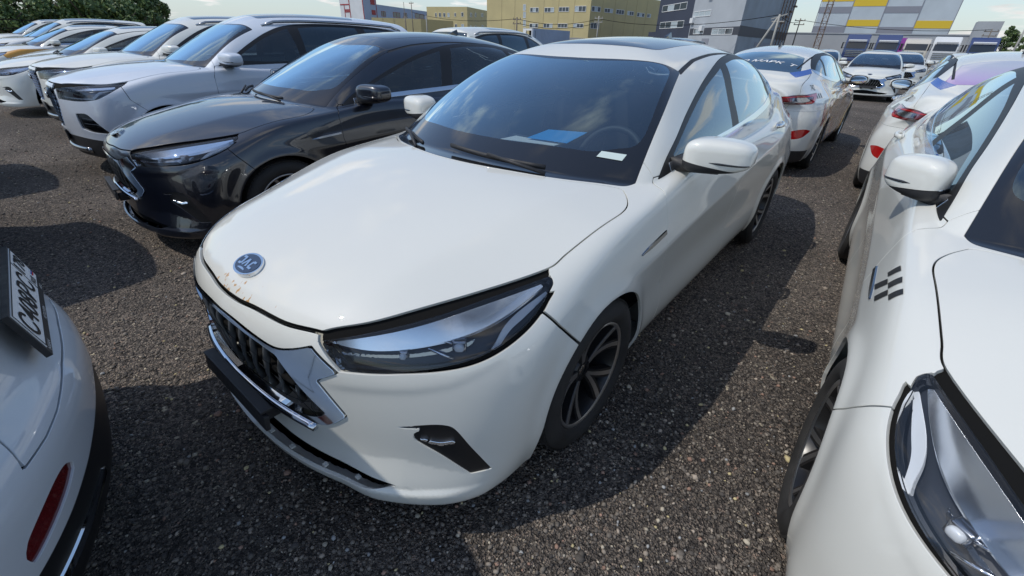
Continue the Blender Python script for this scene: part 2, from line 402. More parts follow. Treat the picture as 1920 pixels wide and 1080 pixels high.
# ---------------- materials ----------------
def newmat(name):
    m=bpy.data.materials.new(name); m.use_nodes=True; nt=m.node_tree; return m,nt,nt.nodes['Principled BSDF']
def pbr(name,col,rough=.5,metal=0,coat=0,spec=None,noise=None,bump=None):
    m,nt,b=newmat(name); b.inputs['Base Color'].default_value=(*col,1); b.inputs['Roughness'].default_value=rough; b.inputs['Metallic'].default_value=metal
    b.inputs['Coat Weight'].default_value=coat; b.inputs['Coat Roughness'].default_value=.03
    if spec is not None: b.inputs['Specular IOR Level'].default_value=spec
    if noise:
        sc_,amt=noise; tc=nt.nodes.new('ShaderNodeTexCoord'); n=nt.nodes.new('ShaderNodeTexNoise'); n.inputs['Scale'].default_value=sc_; n.inputs['Detail'].default_value=6
        r=nt.nodes.new('ShaderNodeMapRange'); r.inputs[1].default_value=.3; r.inputs[2].default_value=.7; r.inputs[3].default_value=1-amt; r.inputs[4].default_value=1+amt
        mx=nt.nodes.new('ShaderNodeVectorMath'); mx.operation='SCALE'; mx.inputs[0].default_value=col
        nt.links.new(tc.outputs['Object'],n.inputs['Vector']); nt.links.new(n.outputs[0],r.inputs[0]); nt.links.new(r.outputs[0],mx.inputs['Scale']); nt.links.new(mx.outputs[0],b.inputs['Base Color'])
        r2=nt.nodes.new('ShaderNodeMapRange'); r2.inputs[1].default_value=.3; r2.inputs[2].default_value=.7; r2.inputs[3].default_value=rough*.85; r2.inputs[4].default_value=min(1,rough*1.2)
        nt.links.new(n.outputs[0],r2.inputs[0]); nt.links.new(r2.outputs[0],b.inputs['Roughness'])
    return m
def paint(name,col,metal=0,rough=.55,dust=.12,flake=0,dustcol=(.35,.33,.30),rust=False):
    """clear-coated car paint with a thin patchy film of dust"""
    m,nt,b=newmat(name); L=nt.links.new
    b.inputs['Metallic'].default_value=metal; b.inputs['Coat Weight'].default_value=1; b.inputs['Coat Roughness'].default_value=.04; b.inputs['Coat IOR'].default_value=1.6; b.inputs['Roughness'].default_value=rough
    tc=nt.nodes.new('ShaderNodeTexCoord'); n=nt.nodes.new('ShaderNodeTexNoise'); n.inputs['Scale'].default_value=3.2; n.inputs['Detail'].default_value=9; n.inputs['Roughness'].default_value=.65
    L(tc.outputs['Object'],n.inputs['Vector'])
    n2=nt.nodes.new('ShaderNodeTexNoise'); n2.inputs['Scale'].default_value=90; n2.inputs['Detail'].default_value=3; L(tc.outputs['Object'],n2.inputs['Vector'])
    sx=nt.nodes.new('ShaderNodeSeparateXYZ'); L(tc.outputs['Object'],sx.inputs[0])
    hz=nt.nodes.new('ShaderNodeMapRange'); hz.inputs[1].default_value=.75; hz.inputs[2].default_value=.2; hz.inputs[3].default_value=1; hz.inputs[4].default_value=1.0; L(sx.outputs['Z'],hz.inputs[0])
    mu=nt.nodes.new('ShaderNodeMath'); mu.operation='MULTIPLY'; L(n.outputs[0],mu.inputs[0]); L(hz.outputs[0],mu.inputs[1])
    mu2=nt.nodes.new('ShaderNodeMath'); mu2.operation='MULTIPLY_ADD'; L(n2.outputs[0],mu2.inputs[0]); mu2.inputs[1].default_value=.35; L(mu.outputs[0],mu2.inputs[2])
    fa=nt.nodes.new('ShaderNodeMath'); fa.operation='MULTIPLY'; fa.use_clamp=True; L(mu2.outputs[0],fa.inputs[0]); fa.inputs[1].default_value=dust
    mx=nt.nodes.new('ShaderNodeMix'); mx.data_type='RGBA'; mx.inputs['A'].default_value=(*col,1); mx.inputs['B'].default_value=(*dustcol,1)
    L(fa.outputs[0],mx.inputs['Factor']); L(mx.outputs['Result'],b.inputs['Base Color'])
    cr=nt.nodes.new('ShaderNodeMapRange'); cr.inputs[1].default_value=0; cr.inputs[2].default_value=.3; cr.inputs[3].default_value=.012; cr.inputs[4].default_value=.07; L(fa.outputs[0],cr.inputs[0]); L(cr.outputs[0],b.inputs['Coat Roughness'])
    if rust:
        # rust freckles along the front edge of the hood
        n3=nt.nodes.new('ShaderNodeTexNoise'); n3.inputs['Scale'].default_value=55; n3.inputs['Detail'].default_value=4; mp=nt.nodes.new('ShaderNodeMapping'); mp.inputs['Scale'].default_value=(.45,1,1); L(tc.outputs['Object'],mp.inputs[0]); L(mp.outputs[0],n3.inputs['Vector'])
        e=nt.nodes.new('ShaderNodeMapRange'); e.inputs[1].default_value=.76; e.inputs[2].default_value=.84; L(sx.outputs['X'],e.inputs[0])
        e2=nt.nodes.new('ShaderNodeMath'); e2.operation='ABSOLUTE'; a2=nt.nodes.new('ShaderNodeMath'); a2.operation='ADD'; L(sx.outputs['Y'],a2.inputs[0]); a2.inputs[1].default_value=-.05; L(a2.outputs[0],e2.inputs[0])
        e3=nt.nodes.new('ShaderNodeMapRange'); e3.inputs[1].default_value=.36; e3.inputs[2].default_value=.1; L(e2.outputs[0],e3.inputs[0])
        p=nt.nodes.new('ShaderNodeMath'); p.operation='MULTIPLY'; L(e.outputs[0],p.inputs[0]); L(e3.outputs[0],p.inputs[1])
        p2=nt.nodes.new('ShaderNodeMath'); p2.operation='MULTIPLY_ADD'; L(p.outputs[0],p2.inputs[0]); p2.inputs[1].default_value=.215; L(n3.outputs[0],p2.inputs[2])
        p3=nt.nodes.new('ShaderNodeMapRange'); p3.inputs[1].default_value=.78; p3.inputs[2].default_value=.84; L(p2.outputs[0],p3.inputs[0])
        m2=nt.nodes.new('ShaderNodeMix'); m2.data_type='RGBA'; L(p3.outputs[0],m2.inputs['Factor']); L(mx.outputs['Result'],m2.inputs['A']); m2.inputs['B'].default_value=(.55,.30,.10,1); L(m2.outputs['Result'],b.inputs['Base Color'])
    bp=nt.nodes.new('ShaderNodeBump'); bp.inputs['Strength'].default_value=.008; bp.inputs['Distance'].default_value=.002; n4=nt.nodes.new('ShaderNodeTexNoise'); n4.inputs['Scale'].default_value=260; L(tc.outputs['Object'],n4.inputs['Vector']); L(n4.outputs[0],bp.inputs['Height'])
    L(bp.outputs[0],b.inputs['Coat Normal'])
    return m
def glass(name,tint=(.55,.62,.60),dark=.0,ior=1.5,dust=.05,k_=3.0,rt=(.74,.93,1)):
    """single-sheet glazing: tinted see-through plus a Fresnel mirror and a thin film of dust"""
    m,nt,b=newmat(name); nt.nodes.remove(b); L=nt.links.new; out=nt.nodes['Material Output']
    t=nt.nodes.new('ShaderNodeBsdfTransparent'); t.inputs[0].default_value=(*tint,1)
    g=nt.nodes.new('ShaderNodeBsdfGlossy'); g.inputs['Roughness'].default_value=.01; g.inputs[0].default_value=(*rt,1)
    f=nt.nodes.new('ShaderNodeFresnel'); f.inputs[0].default_value=ior; k=nt.nodes.new('ShaderNodeMath'); k.operation='MULTIPLY'; k.use_clamp=True; k.inputs[1].default_value=k_; L(f.outputs[0],k.inputs[0])
    mx=nt.nodes.new('ShaderNodeMixShader'); L(k.outputs[0],mx.inputs[0]); L(t.outputs[0],mx.inputs[1]); L(g.outputs[0],mx.inputs[2])
    df=nt.nodes.new('ShaderNodeBsdfDiffuse'); df.inputs[0].default_value=(.5,.5,.48,1); tc=nt.nodes.new('ShaderNodeTexCoord'); n=nt.nodes.new('ShaderNodeTexNoise'); n.inputs['Scale'].default_value=4; n.inputs['Detail'].default_value=8; L(tc.outputs['Object'],n.inputs['Vector'])
    q=nt.nodes.new('ShaderNodeMath'); q.operation='MULTIPLY'; q.inputs[1].default_value=dust*2; L(n.outputs[0],q.inputs[0])
    m2=nt.nodes.new('ShaderNodeMixShader'); L(q.outputs[0],m2.inputs[0]); L(mx.outputs[0],m2.inputs[1]); L(df.outputs[0],m2.inputs[2]); L(m2.outputs[0],out.inputs[0])
    return m
WHITE=paint('white_car_paint',(.765,.765,.705),dust=.07,rust=False)
WHITER=paint('white_hood_paint',(.765,.765,.705),dust=.07,rust=True)
BLACKP=paint('black_car_paint',(.003,.005,.012),rough=.3,dust=.008,dustcol=(.2,.2,.2)); BLACKP.node_tree.nodes['Principled BSDF'].inputs['Coat IOR'].default_value=1.75
SILVER=paint('silver_white_paint',(.64,.69,.76),metal=.1,dust=.04)
LAMPG=pbr('grey_lamp_housing',(.22,.24,.27),.25,.6)
CHROME=pbr('chrome',(.74,.77,.81),.07,1)
BLADE=pbr('satin_reflector',(.86,.90,.95),.2,1)
DCHROME=pbr('dark_chrome',(.35,.36,.38),.15,1)
SEAL=pbr('black_rubber_seal',(.008,.008,.008),.9,spec=.15)
PLAST=pbr('black_plastic',(.025,.025,.027),.55,noise=(40,.2))
GLOSSB=pbr('gloss_black_trim',(.012,.012,.013),.12,coat=1)
RUBBER=pbr('tyre_rubber',(.030,.029,.028),.8,noise=(9,.35))
RIMB=pbr('black_wheel',(.015,.015,.016),.3)
RIMS=pbr('machined_aluminium',(.62,.63,.64),.38,1)
GLASSW=glass('windscreen_glass',(.72,.84,.88),dust=.025,k_=3.9,rt=(.66,.88,1))
GLASST=glass('tinted_side_glass',(.50,.55,.55),dust=.04,k_=2.1,rt=(.80,.93,1))
GLASSD=glass('dark_privacy_glass',(.06,.07,.08),dust=.02)
LENS=glass('clear_lens',(.96,.97,.985),dust=.010,k_=1.3,rt=(1,1,1))
REDL=pbr('red_lamp',(.45,.008,.008),.12,coat=1)
REDD=pbr('dark_red_lamp',(.13,.006,.008),.12,coat=1)
CLOTH=pbr('dark_seat_fabric',(.022,.022,.025),.85,noise=(60,.3))
DASH=pbr('dashboard_plastic',(.03,.032,.036),.6)
LINER=pbr('pale_headliner',(.30,.30,.29),.9)
DRL=pbr('frosted_light_guide',(.72,.76,.80),.25)
LAMPIN=pbr('lamp_housing',(.020,.024,.032),.35)
FRAME=pbr('satin_black_frame',(.014,.014,.015),.42)
# ---------------- saloon ----------------
HL=[(.451,.722,1),(.584,.752),(.713,.773),(.837,.789),(.982,.806),(1.18,.829,1),(1.183,.815),(1.147,.794),(1.117,.775),(1.048,.744),(.951,.711),(.846,.688),(.675,.668),(.523,.656,1)]
def build_wheel(parent,x,y,side,R=.32,w=.205,rr=.222,steer=0,kind='saloon'):
    """side=+1: outer face to +y"""
    e=bpy.data.objects.new('wheel',None); COL.objects.link(e); e.parent=parent; e.location=(x,y,R); e.rotation_euler=(0,0,steer); e.empty_display_size=.1
    s=side; h=w/2
    bm=bmesh.new(); k=R/.32
    bm_lathe(bm,[(rr*1.0,-h*.75*s),(rr*1.06,-h*.95*s),(R*.85,-h*1.02*s),(R*.96,-h*.88*s),(R,-h*.6*s),(R,-h*.32*s),(R-.007,-h*.30*s),(R-.007,-h*.24*s),(R,-h*.22*s),(R,h*.22*s),(R-.007,h*.24*s),(R-.007,h*.30*s),(R,h*.32*s),(R,h*.6*s),(R*.965,h*.88*s),(R*.9,h*1.0*s),(R*.83,h*1.04*s),(rr*1.1,h*.99*s),(rr*1.03,h*.86*s),(rr,h*.75*s)],72)
    # tread blocks
    for i in range(72):
        t=2*math.pi*i/72
        for yy,sk in((.72,.02),(-.72,-.02)):
            c=Vector((math.cos(t)*(R-.004),yy*h*s,math.sin(t)*(R-.004))); bm_box(bm,c,(.011,h*.36,.016),rot=Vector((math.cos(t),0,math.sin(t))).to_track_quat('X','Y').to_euler())
    mesh_obj('tyre',bm,RUBBER,e,angle=40)
    bm=bmesh.new(); bm_lathe(bm,[(rr*1.0,h*.70*s),(rr*1.02,h*.86*s),(rr*.985,h*.87*s),(rr*.955,h*.80*s)],64)
    rim_lip=mesh_obj('rim_lip',bm,RIMS,e)
    bm=bmesh.new(); bm_lathe(bm,[(rr*.955,h*.80*s),(rr*.93,h*.60*s),(rr*.90,-h*.7*s),(rr*.99,-h*.8*s)],48)
    bm_lathe(bm,[(.001,h*.38*s),(.052,h*.40*s),(.062,h*.30*s),(.07,-h*.1*s)],24)
    for i in range(5):
        a=2*math.pi*i/5+.3; bm_cyl(bm,(math.cos(a)*.038,h*.36*s,math.sin(a)*.038),(math.cos(a)*.038,h*.43*s,math.sin(a)*.038),.008,seg=6)
    # spokes: five pairs, swept
    faces=bmesh.new()
    for i in range(5):
        a0=2*math.pi*i/5+.15
        for (da,sw,wd) in((-.17,-.10,.013),(.17,.13,.015)):
            pts=[]
            for j in range(7):
                t=j/6; r=.045+(rr*.95-.045)*t; a=a0+da*(.35+.65*t)+sw*t*t; pts.append((r,a))
            def P(r,a,o,yy): return (math.cos(a)*r-math.sin(a)*o, yy*s, math.sin(a)*r+math.cos(a)*o)
            for (bmx,dy0,dy1,ws) in((bm,-.030,0,1.35),(faces,0,.0015,.62)):
                prev=None
                for j,(r,a) in enumerate(pts):
                    t=j/6; yf=h*(.42+.36*t*t) ; wdt=wd*ws*(.75+.55*t)
                    ring=[bmx.verts.new(P(r,a,o*wdt,yf+dd)) for o,dd in((-1,dy0),(1,dy0),(1,dy1),(-1,dy1))]
                    if prev:
                        for q in range(4): bmx.faces.new((prev[q],prev[(q+1)%4],ring[(q+1)%4],ring[q]))
                    prev=ring
    bm_lathe(bm,[(.001,-h*.2*s),(.155,-h*.2*s),(.155,-h*.3*s)],32)
    mesh_obj('rim',bm,RIMB,e,angle=35)
    mesh_obj('spoke_face',faces,RIMS,e,smooth=False)
    bm=bmesh.new(); bm_lathe(bm,[(.001,h*.405*s),(.026,h*.405*s),(.028,h*.37*s)],24); mesh_obj('hub_cap',bm,DCHROME,e)
    return e
def superell(bm,c,r,e1=.7,e2=.7,nu=28,nv=18,warp=None):
    def sp(v,e): return math.copysign(abs(v)**e,v)
    rows=[]
    for j in range(nv+1):
        ph=-math.pi/2+math.pi*j/nv; row=[]
        for i in range(nu):
            th=2*math.pi*i/nu; p=Vector((r[0]*sp(math.cos(ph),e1)*sp(math.cos(th),e2),r[1]*sp(math.cos(ph),e1)*sp(math.sin(th),e2),r[2]*sp(math.sin(ph),e1)))
            if warp: p=Vector(warp(p))
            row.append(bm.verts.new(p+Vector(c)))
        rows.append(row)
    for a,b in zip(rows,rows[1:]):
        for i in range(nu): bm.faces.new((a[i],a[(i+1)%nu],b[(i+1)%nu],b[i]))
    bmesh.ops.remove_doubles(bm,verts=rows[0]+rows[-1],dist=1e-5)
def build_mirror(parent,x,y,z,s,paintm,sc_=1.0,stripe=True):
    """door mirror: painted shell, black foot, glass facing back"""
    e=bpy.data.objects.new('side_mirror',None); COL.objects.link(e); e.parent=parent; e.location=(x,y*s,z); e.scale=(sc_,sc_*s,sc_); e.empty_display_size=.1
    def warp(p):
        u=(p.y+.125)/.25                       # 0 inner .. 1 outer
        k=1-.22*max(0,u-.35)**1.5*2.2
        xf=p.x*(1-.25*max(0,u-.3)) if p.x>0 else p.x*.72
        zz=p.z*k*(1.0 if p.z>0 else .92)+.012*(u-.5)
        return (xf-.045*u, p.y, zz)
    bm=bmesh.new(); superell(bm,(0,0,0),(.098,.130,.074),.50,.52,44,28,warp)
    for f in [f for f in bm.faces if f.calc_center_median().x<-.055-.02]: pass
    bmesh.ops.bisect_plane(bm,geom=bm.verts[:]+bm.edges[:]+bm.faces[:],plane_co=(-.075,0,0),plane_no=(-1,-.22,0),clear_outer=True)
    low=bmesh.new(); tmp=bm.copy(); bmesh.ops.bisect_plane(bm,geom=bm.verts[:]+bm.edges[:]+bm.faces[:],plane_co=(0,0,-.034),plane_no=(0,-.12,-1),clear_outer=True)
    mesh_obj('mirror_shell',bm,paintm,e)
    bmesh.ops.bisect_plane(tmp,geom=tmp.verts[:]+tmp.edges[:]+tmp.faces[:],plane_co=(0,0,-.036),plane_no=(0,.12,1),clear_outer=True)
    # foot running to the door
    A=[(.05,-.235,-.012),(.045,-.235,-.085),(-.075,-.235,-.085),(-.09,-.235,-.012)]
    B=[(.045,-.10,-.040),(.04,-.10,-.074),(-.06,-.10,-.074),(-.07,-.10,-.040)]
    Cc=[(.02,.02,-.05),(.02,.02,-.066),(-.05,.02,-.066),(-.06,.02,-.05)]
    R=[[tmp.verts.new(p) for p in q] for q in(A,B,Cc)]
    for a,b in zip(R,R[1:]):
        for i in range(4): tmp.faces.new((a[i],a[(i+1)%4],b[(i+1)%4],b[i]))
    tmp.faces.new(R[0][::-1]); tmp.faces.new(R[-1]); low.free()
    mesh_obj('mirror_foot',tmp,PLAST,e)
    g=bmesh.new(); superell(g,(-.066,-.004,.0),(.006,.108,.058),.9,.45,28,14,lambda p:(p[0]-.24*p[1]*.9,p[1],p[2])); mesh_obj('mirror_glass',g,MIRG,e)
    if stripe:
        bm=bmesh.new(); pts=[(.0905-.0*t,-.02+.03*t,-.018) for t in (0,)]
        P=[]
        for i in range(15):
            t=i/14; yy=-.02+.142*t
            # follow the shell
            u=(yy+.125)/.25; cy=abs(yy)/.128; xx=.095*max(1e-3,(1-cy**(2/.62)))**(.62/2)*(1-.25*max(0,u-.3))-.045*u
            P.append((xx*.985+.002,yy,-.014-.004*t))
        bm_tube(bm,P,[.001+.005*min(1,i/4) for i in range(15)],8,.8); mesh_obj('indicator_strip',bm,GLOSSB,e)
    return e
MIRG=pbr('mirror_glass',(.75,.8,.82),.02,1)
def seat(parent,x,y,w=.50,mat=None):
    bm=bmesh.new(); mat=mat or CLOTH
    from mathutils import Euler
    bm_box(bm,(x+.02,y,.47),(.52,w,.16),bev=.05,seg=3,rot=Euler((0,-.12,0)))
    bm_box(bm,(x-.30,y,.78),(.15,w*.92,.62),bev=.055,seg=3,rot=Euler((0,-.32,0)))
    for o in(-1,1): bm_box(bm,(x-.25,y+o*w*.42,.74),(.15,.08,.48),bev=.03,seg=2,rot=Euler((0,-.32,0)))
    bm_box(bm,(x-.43,y,1.14),(.10,.26,.17),bev=.04,seg=3,rot=Euler((0,-.2,0)))
    bm_cyl(bm,(x-.40,y-.06,1.0),(x-.425,y-.06,1.1),.007,seg=8); bm_cyl(bm,(x-.40,y+.06,1.0),(x-.425,y+.06,1.1),.007,seg=8)
    return mesh_obj('seat',bm,mat,parent)
def interior(parent,ck,dx=0,dz=0,paper=False):
    from mathutils import Euler
    for y in(-.37,.37): o=seat(parent,-1.45+dx,y)
    bm=bmesh.new(); bm_box(bm,(-2.30+dx,0,.47),(.50,1.25,.18),bev=.05,seg=3); bm_box(bm,(-2.62+dx,0,.80),(.16,1.22,.58),bev=.05,seg=3,rot=Euler((0,-.38,0)))
    for y in(-.42,0,.42): bm_box(bm,(-2.73+dx,y,1.10),(.09,.24,.13),bev=.035,seg=2)
    mesh_obj('rear_bench',bm,CLOTH,parent)
    bm=bmesh.new()
    # dashboard: swept profile
    prof=[(-.27,.925),(-.38,.945),(-.55,.945),(-.70,.925),(-.77,.89),(-.78,.80),(-.74,.62),(-.66,.48),(-.45,.40)]
    ny=24; rows=[]
    for j in range(ny+1):
        y=-.66+1.32*j/ny; hump=.045*math.exp(-((y-.37)/.2)**2)
        rows.append([bm.verts.new((x+dx-.10*(y/.7)**2*(1 if x>-.5 else .3),y,z+dz+(hump if -.85<x<-.5 else 0))) for x,z in prof])
    for a,b in zip(rows,rows[1:]):
        for i in range(len(prof)-1): bm.faces.new((a[i],a[i+1],b[i+1],b[i]))
    bm_box(bm,(-1.15+dx,0,.50),(.85,.22,.24),bev=.03)
    bm_box(bm,(-.74+dx,0,.92+dz),(.02,.30,.16),bev=.006)
    bm_box(bm,(-1.6+dx,0,.26),(2.6,1.45,.03))
    mesh_obj('dashboard',bm,DASH,parent,angle=50)
    bm=bmesh.new(); c=Vector((-.90+dx,.37,.90+dz*.6)); q=Euler((0,math.radians(64),0)).to_quaternion(); n=36
    ring=[]
    for i in range(n):
        a=2*math.pi*i/n; ctr=Vector((math.cos(a)*.182,math.sin(a)*.182,0)); ring.append([bm.verts.new(c+q@(ctr+Vector((math.cos(a)*math.cos(b)*.016,math.sin(a)*math.cos(b)*.016,math.sin(b)*.016)))) for b in [2*math.pi*k/8 for k in range(8)]])
    for i in range(n):
        for k in range(8): bm.faces.new((ring[i][k],ring[(i+1)%n][k],ring[(i+1)%n][(k+1)%8],ring[i][(k+1)%8]))
    for a in(0,math.pi,math.pi*.5,-math.pi*.5)[:3] if False else (math.pi/2,-math.pi/2,0):
        bm_tube(bm,[c+q@Vector((math.cos(a)*r,math.sin(a)*r,-.02*(1-r/.18))) for r in(.03,.1,.18)],.016,8,.5)
    bm_box(bm,c+q@Vector((0,0,-.03)),(.05,.15,.12),rot=Euler((0,math.radians(-26),0)),bev=.02)
    mesh_obj('steering_wheel',bm,DASH,parent)
    bm=bmesh.new(); bm_box(bm,(-1.10+dx,0,1.235+dz),(.03,.24,.07),bev=.02,seg=3,rot=Euler((0,-.2,0))); bm_cyl(bm,(-1.08+dx,0,1.26+dz),(-1.06+dx,0,1.33+dz),.012,seg=8)
    bm_box(bm,(-1.05+dx,0,1.325+dz),(.14,.14,.035),bev=.02,rot=Euler((0,-.45,0)))
    mesh_obj('rear_view_mirror',bm,DASH,parent)
def wheelwell(parent,x,y=.60,r=.385,z=.32,w=.46):
    bm=bmesh.new()
    n=24; A=[];B=[]
    for i in range(n+1):
        t=math.pi*(-.12+1.24*i/n); A.append(bm.verts.new((x+r*1.03*math.cos(t),y+w/2-.01,z+r*.98*math.sin(t)))); B.append(bm.verts.new((x+r*1.03*math.cos(t),y-w/2,z+r*.98*math.sin(t))))
    for i in range(n): bm.faces.new((A[i],A[i+1],B[i+1],B[i]))
    bm.faces.new(B)
    for v in [v for v in bm.verts]: pass
    return bm
def build_j7(name='parked_car'):
    ck=J7(); P,T,N=extract(ck); M=(P,N,T)
    root=empty(name); pt={}
    wb=ck.WB
    # wheel arches
    def arch(V):
        d=np.full(len(V),-1.0)
        for xc,ra in((0,.368),(-wb,.362)):
            dx=(V[:,0]-xc); dz=(V[:,2]-.315); e=np.where(dz<0,1.0+.0*dz,1.0); rx=ra*(1+.10*np.clip(.05-dz,0,.2)/.2)
            r=np.sqrt((dx/rx*ra)**2+dz**2); d=np.maximum(d,ra-r)
        return np.minimum(d,V[:,1]-.50)
    _,M,_=take(M,arch)
    seals=[]
    def tk(f,gap,M):
        i,o,s=take(M,f,gap)
        if s is not None and len(s[2]): seals.append(s)
        return i,o
    up=lambda f,z=.60:(lambda V:np.minimum(f(V),V[:,2]-z))
    hood_f=up(fld('t',[(.868,-.02,1),(.864,.073),(.855,.146),(.832,.303),(.790,.428,1),(.702,.522),(.593,.594),(.423,.681),(.215,.778),(.134,.787),(.019,.796),(-.108,.803),(-.197,.806),(-.259,.796),(-.312,.767),(-.357,.725,1),(-.345,.690),(-.225,.50),(-.155,.30),(-.115,.119),(-.11,-.02,1)]),.69)
    hood,M=tk(hood_f,.007,M)
    # cowl strip + windscreen
    ws_f=up(fld('t',[(-.115,-.05,1),(-.125,.119),(-.165,.30),(-.24,.50),(-.375,.70),(-.445,.735,1),(-.80,.660),(-1.145,.572,1),(-1.08,.40),(-1.03,.142),(-1.022,-.05,1)]),.9)
    ws,M=tk(ws_f,.003,M)
    glz_f=fld('t',[(-.31,-.05,1),(-.33,.2),(-.42,.5),(-.50,.60),(-.56,.655),(-.64,.660),(-.80,.622),(-1.04,.560),(-1.09,.53),(-1.095,.49),(-1.06,.38),(-1.0,.142),(-.992,-.05,1)])
    wsg,wsb,_=take(ws,glz_f)
    dlo_f=fld('s',[(-.548,.966,1),(-.66,1.035),(-.80,1.098),(-1.005,1.182),(-1.34,1.298),(-1.70,1.378),(-2.05,1.408),(-2.40,1.402),(-2.72,1.355),(-2.95,1.285),(-3.06,1.225),(-3.02,1.19),(-2.7,1.122),(-2.37,1.083),(-2.0,1.056),(-1.54,1.030),(-1.14,1.012),(-.80,.995)])
    dlo,M=tk(dlo_f,.003,M)
    belt_f=lambda V:.020-np.abs(V[:,2]-np.interp(V[:,0],[-3.1,-3.02,-2.7,-2.37,-2.0,-1.54,-1.14,-.80,-.548],[1.215,1.195,1.125,1.083,1.056,1.030,1.012,.995,.970])-.012)
    belt,dlo,_=take(dlo,lambda V:np.minimum(belt_f(V),-.66-V[:,0]))
    g1,dlo,_=take(dlo,fld('s',[(-.70,1.030,1),(-.82,1.085),(-1.02,1.162),(-1.34,1.270),(-1.66,1.345,1),(-1.60,1.20),(-1.53,1.058,1),(-1.1,1.042)]))
    g2,dlo,_=take(dlo,fld('s',[(-1.80,1.365,1),(-2.05,1.382),(-2.38,1.375),(-2.52,1.350,1),(-2.60,1.20),(-2.62,1.138,1),(-2.35,1.110),(-2.0,1.084),(-1.66,1.064,1),(-1.72,1.2)]))
    g3,dlo,_=take(dlo,fld('s',[(-2.60,1.338,1),(-2.80,1.290),(-2.98,1.222),(-2.96,1.205,1),(-2.70,1.150,1),(-2.66,1.24)]))
    hl,M=tk(fld('f',HL),.004,M)
    seam,M,_=take(M,lambda V:np.minimum(fld('f',[(.449,.712,1),(.451,.722,1),(.584,.752),(.713,.773),(.837,.789),(.982,.806),(1.18,.829,1),(1.22,.89,1),(.9,.90),(.6,.85),(.438,.765,1)])(V),-hood_f(V)-.003))
    seals.append(seam)
    chr_f=fld('f',[(-.03,.690,1),(.10,.688),(.20,.680),(.295,.671),(.36,.684),(.432,.709,1),(.520,.652,1),(.447,.612,1),(.525,.497,1),(.455,.440),(.40,.425),(.30,.418),(.15,.424),(-.03,.430,1)])
    cg,M=tk(chr_f,.006,M)
    hole_f=fld('f',[(-.03,.680,1),(.20,.669),(.305,.652,1),(.375,.573),(.455,.492,1),(.43,.468),(.38,.450),(.30,.444),(.15,.450),(-.03,.458,1)])
    hole,chrome,_=take(cg,hole_f)
    intake,M,_=take(M,fld('f',[(-.03,.345,1),(.18,.330),(.30,.312),(.43,.299),(.55,.288),(.672,.268,1),(.58,.245),(.45,.232),(.3,.228),(-.03,.226,1)]))
    fog,M,_=take(M,fld('f',[(.648,.487,1),(.74,.505),(.80,.508),(.838,.490),(.886,.405),(.945,.298,1),(.877,.300,1),(.793,.385),(.724,.445),(.722,.474),(.752,.490),(.70,.487)]))
    hf=fld('f',HL); gask,M,_=take(M,lambda V:np.minimum(hf(V)+.0135*sstep(.62,.95,fproj(V)[:,0])+.0005,np.minimum(fproj(V)[:,0]-.62,.80-V[:,2])))
    seals.append(gask)
    # bumper / fender split
    bl=np.array([(.34,.79),(.327,.767),(.29,.713),(.209,.617),(.17,.56)])
    def bump_f(V):
        xl=np.interp(V[:,2],bl[::-1,1],bl[::-1,0]); return np.where(V[:,2]>.80,-.05,V[:,0]-xl+.0)
    bumper,M=tk(bump_f,.008,M)
    # doors
    fd=[(-.530,.975,1),(-.480,.920),(-.478,.82),(-.475,.73),(-.53,.58),(-.60,.42),(-.60,.30),(-.63,.262,1),(-1.62,.262,1),(-1.60,.60),(-1.59,.85),(-1.605,1.045,1)]
    rd=[(-1.605,1.045,1),(-1.59,.85),(-1.60,.60),(-1.62,.262,1),(-2.26,.262),(-2.33,.32),(-2.37,.47),(-2.45,.60),(-2.62,.74),(-2.72,.90),(-2.76,1.05),(-2.79,1.155,1),(-2.3,1.09),(-1.9,1.06)]
    side=lambda f:(lambda V:np.minimum(f(V),V[:,1]-.55))
    fdoor,M=tk(side(fld('s',fd)),.005,M)
    rdoor,M=tk(side(fld('s',rd)),.005,M)
    # fender: in front of the door line
    def fend_f(V): 
        xl=np.interp(V[:,2],[.17,.262,.30,.42,.58,.73,.92,.975,1.2],[-.62,-.60,-.595,-.595,-.53,-.475,-.480,-.530,-.53]); return np.minimum(V[:,0]-xl,V[:,1]-.45)
    fender,M=tk(fend_f,.004,M)
    # roof panel, black gutter strips
    rst_f=lambda V:np.minimum(np.minimum(.011-np.abs(V[:,1]-np.interp(-V[:,0],[1.14,1.4,1.7,2.4,3.0,3.4],[.572,.535,.520,.500,.47,.44])),V[:,2]-1.2),np.minimum(-1.13-V[:,0],V[:,0]+3.25))
    rst,M,_=take(M,rst_f); 
    sun_f=fld('t',[(-1.215,-.05,1),(-1.215,.15),(-1.24,.33),(-1.27,.375),(-1.35,.390),(-1.95,.385),(-2.02,.34),(-2.03,-.05,1)])
    sun,M=tk(lambda V:np.minimum(sun_f(V),V[:,2]-1.3),.006,M)
    # rear window + tailgate
    rw_f=fld('t',[(-2.80,-.05,1),(-2.80,.20),(-2.84,.43,1),(-3.0,.455),(-3.25,.50,1),(-3.40,.42),(-3.47,.2),(-3.48,-.05,1)])
    rw,M=tk(lambda V:np.minimum(rw_f(V),V[:,2]-1.14),.004,M)
    # tail lamps
    tl,M=tk(fld('r',[(.42,.955,1),(.55,.975),(.75,.985),(.98,.992,1),(.90,.93),(.82,.885,1),(.62,.872),(.42,.868,1)]),.004,M)
    tg_f=lambda V:np.minimum(np.minimum(-3.15-V[:,0]+0*V[:,1],V[:,2]-.70),np.interp(V[:,2],[.70,.74,.86,1.0,1.2],[.45,.52,.56,.64,.60])-V[:,1])
    tgate,M=tk(tg_f,.006,M)
    refl,M,_=take(M,fld('r',[(.60,.56,1),(.78,.60),(.90,.585,1),(.80,.50),(.66,.475,1)]))
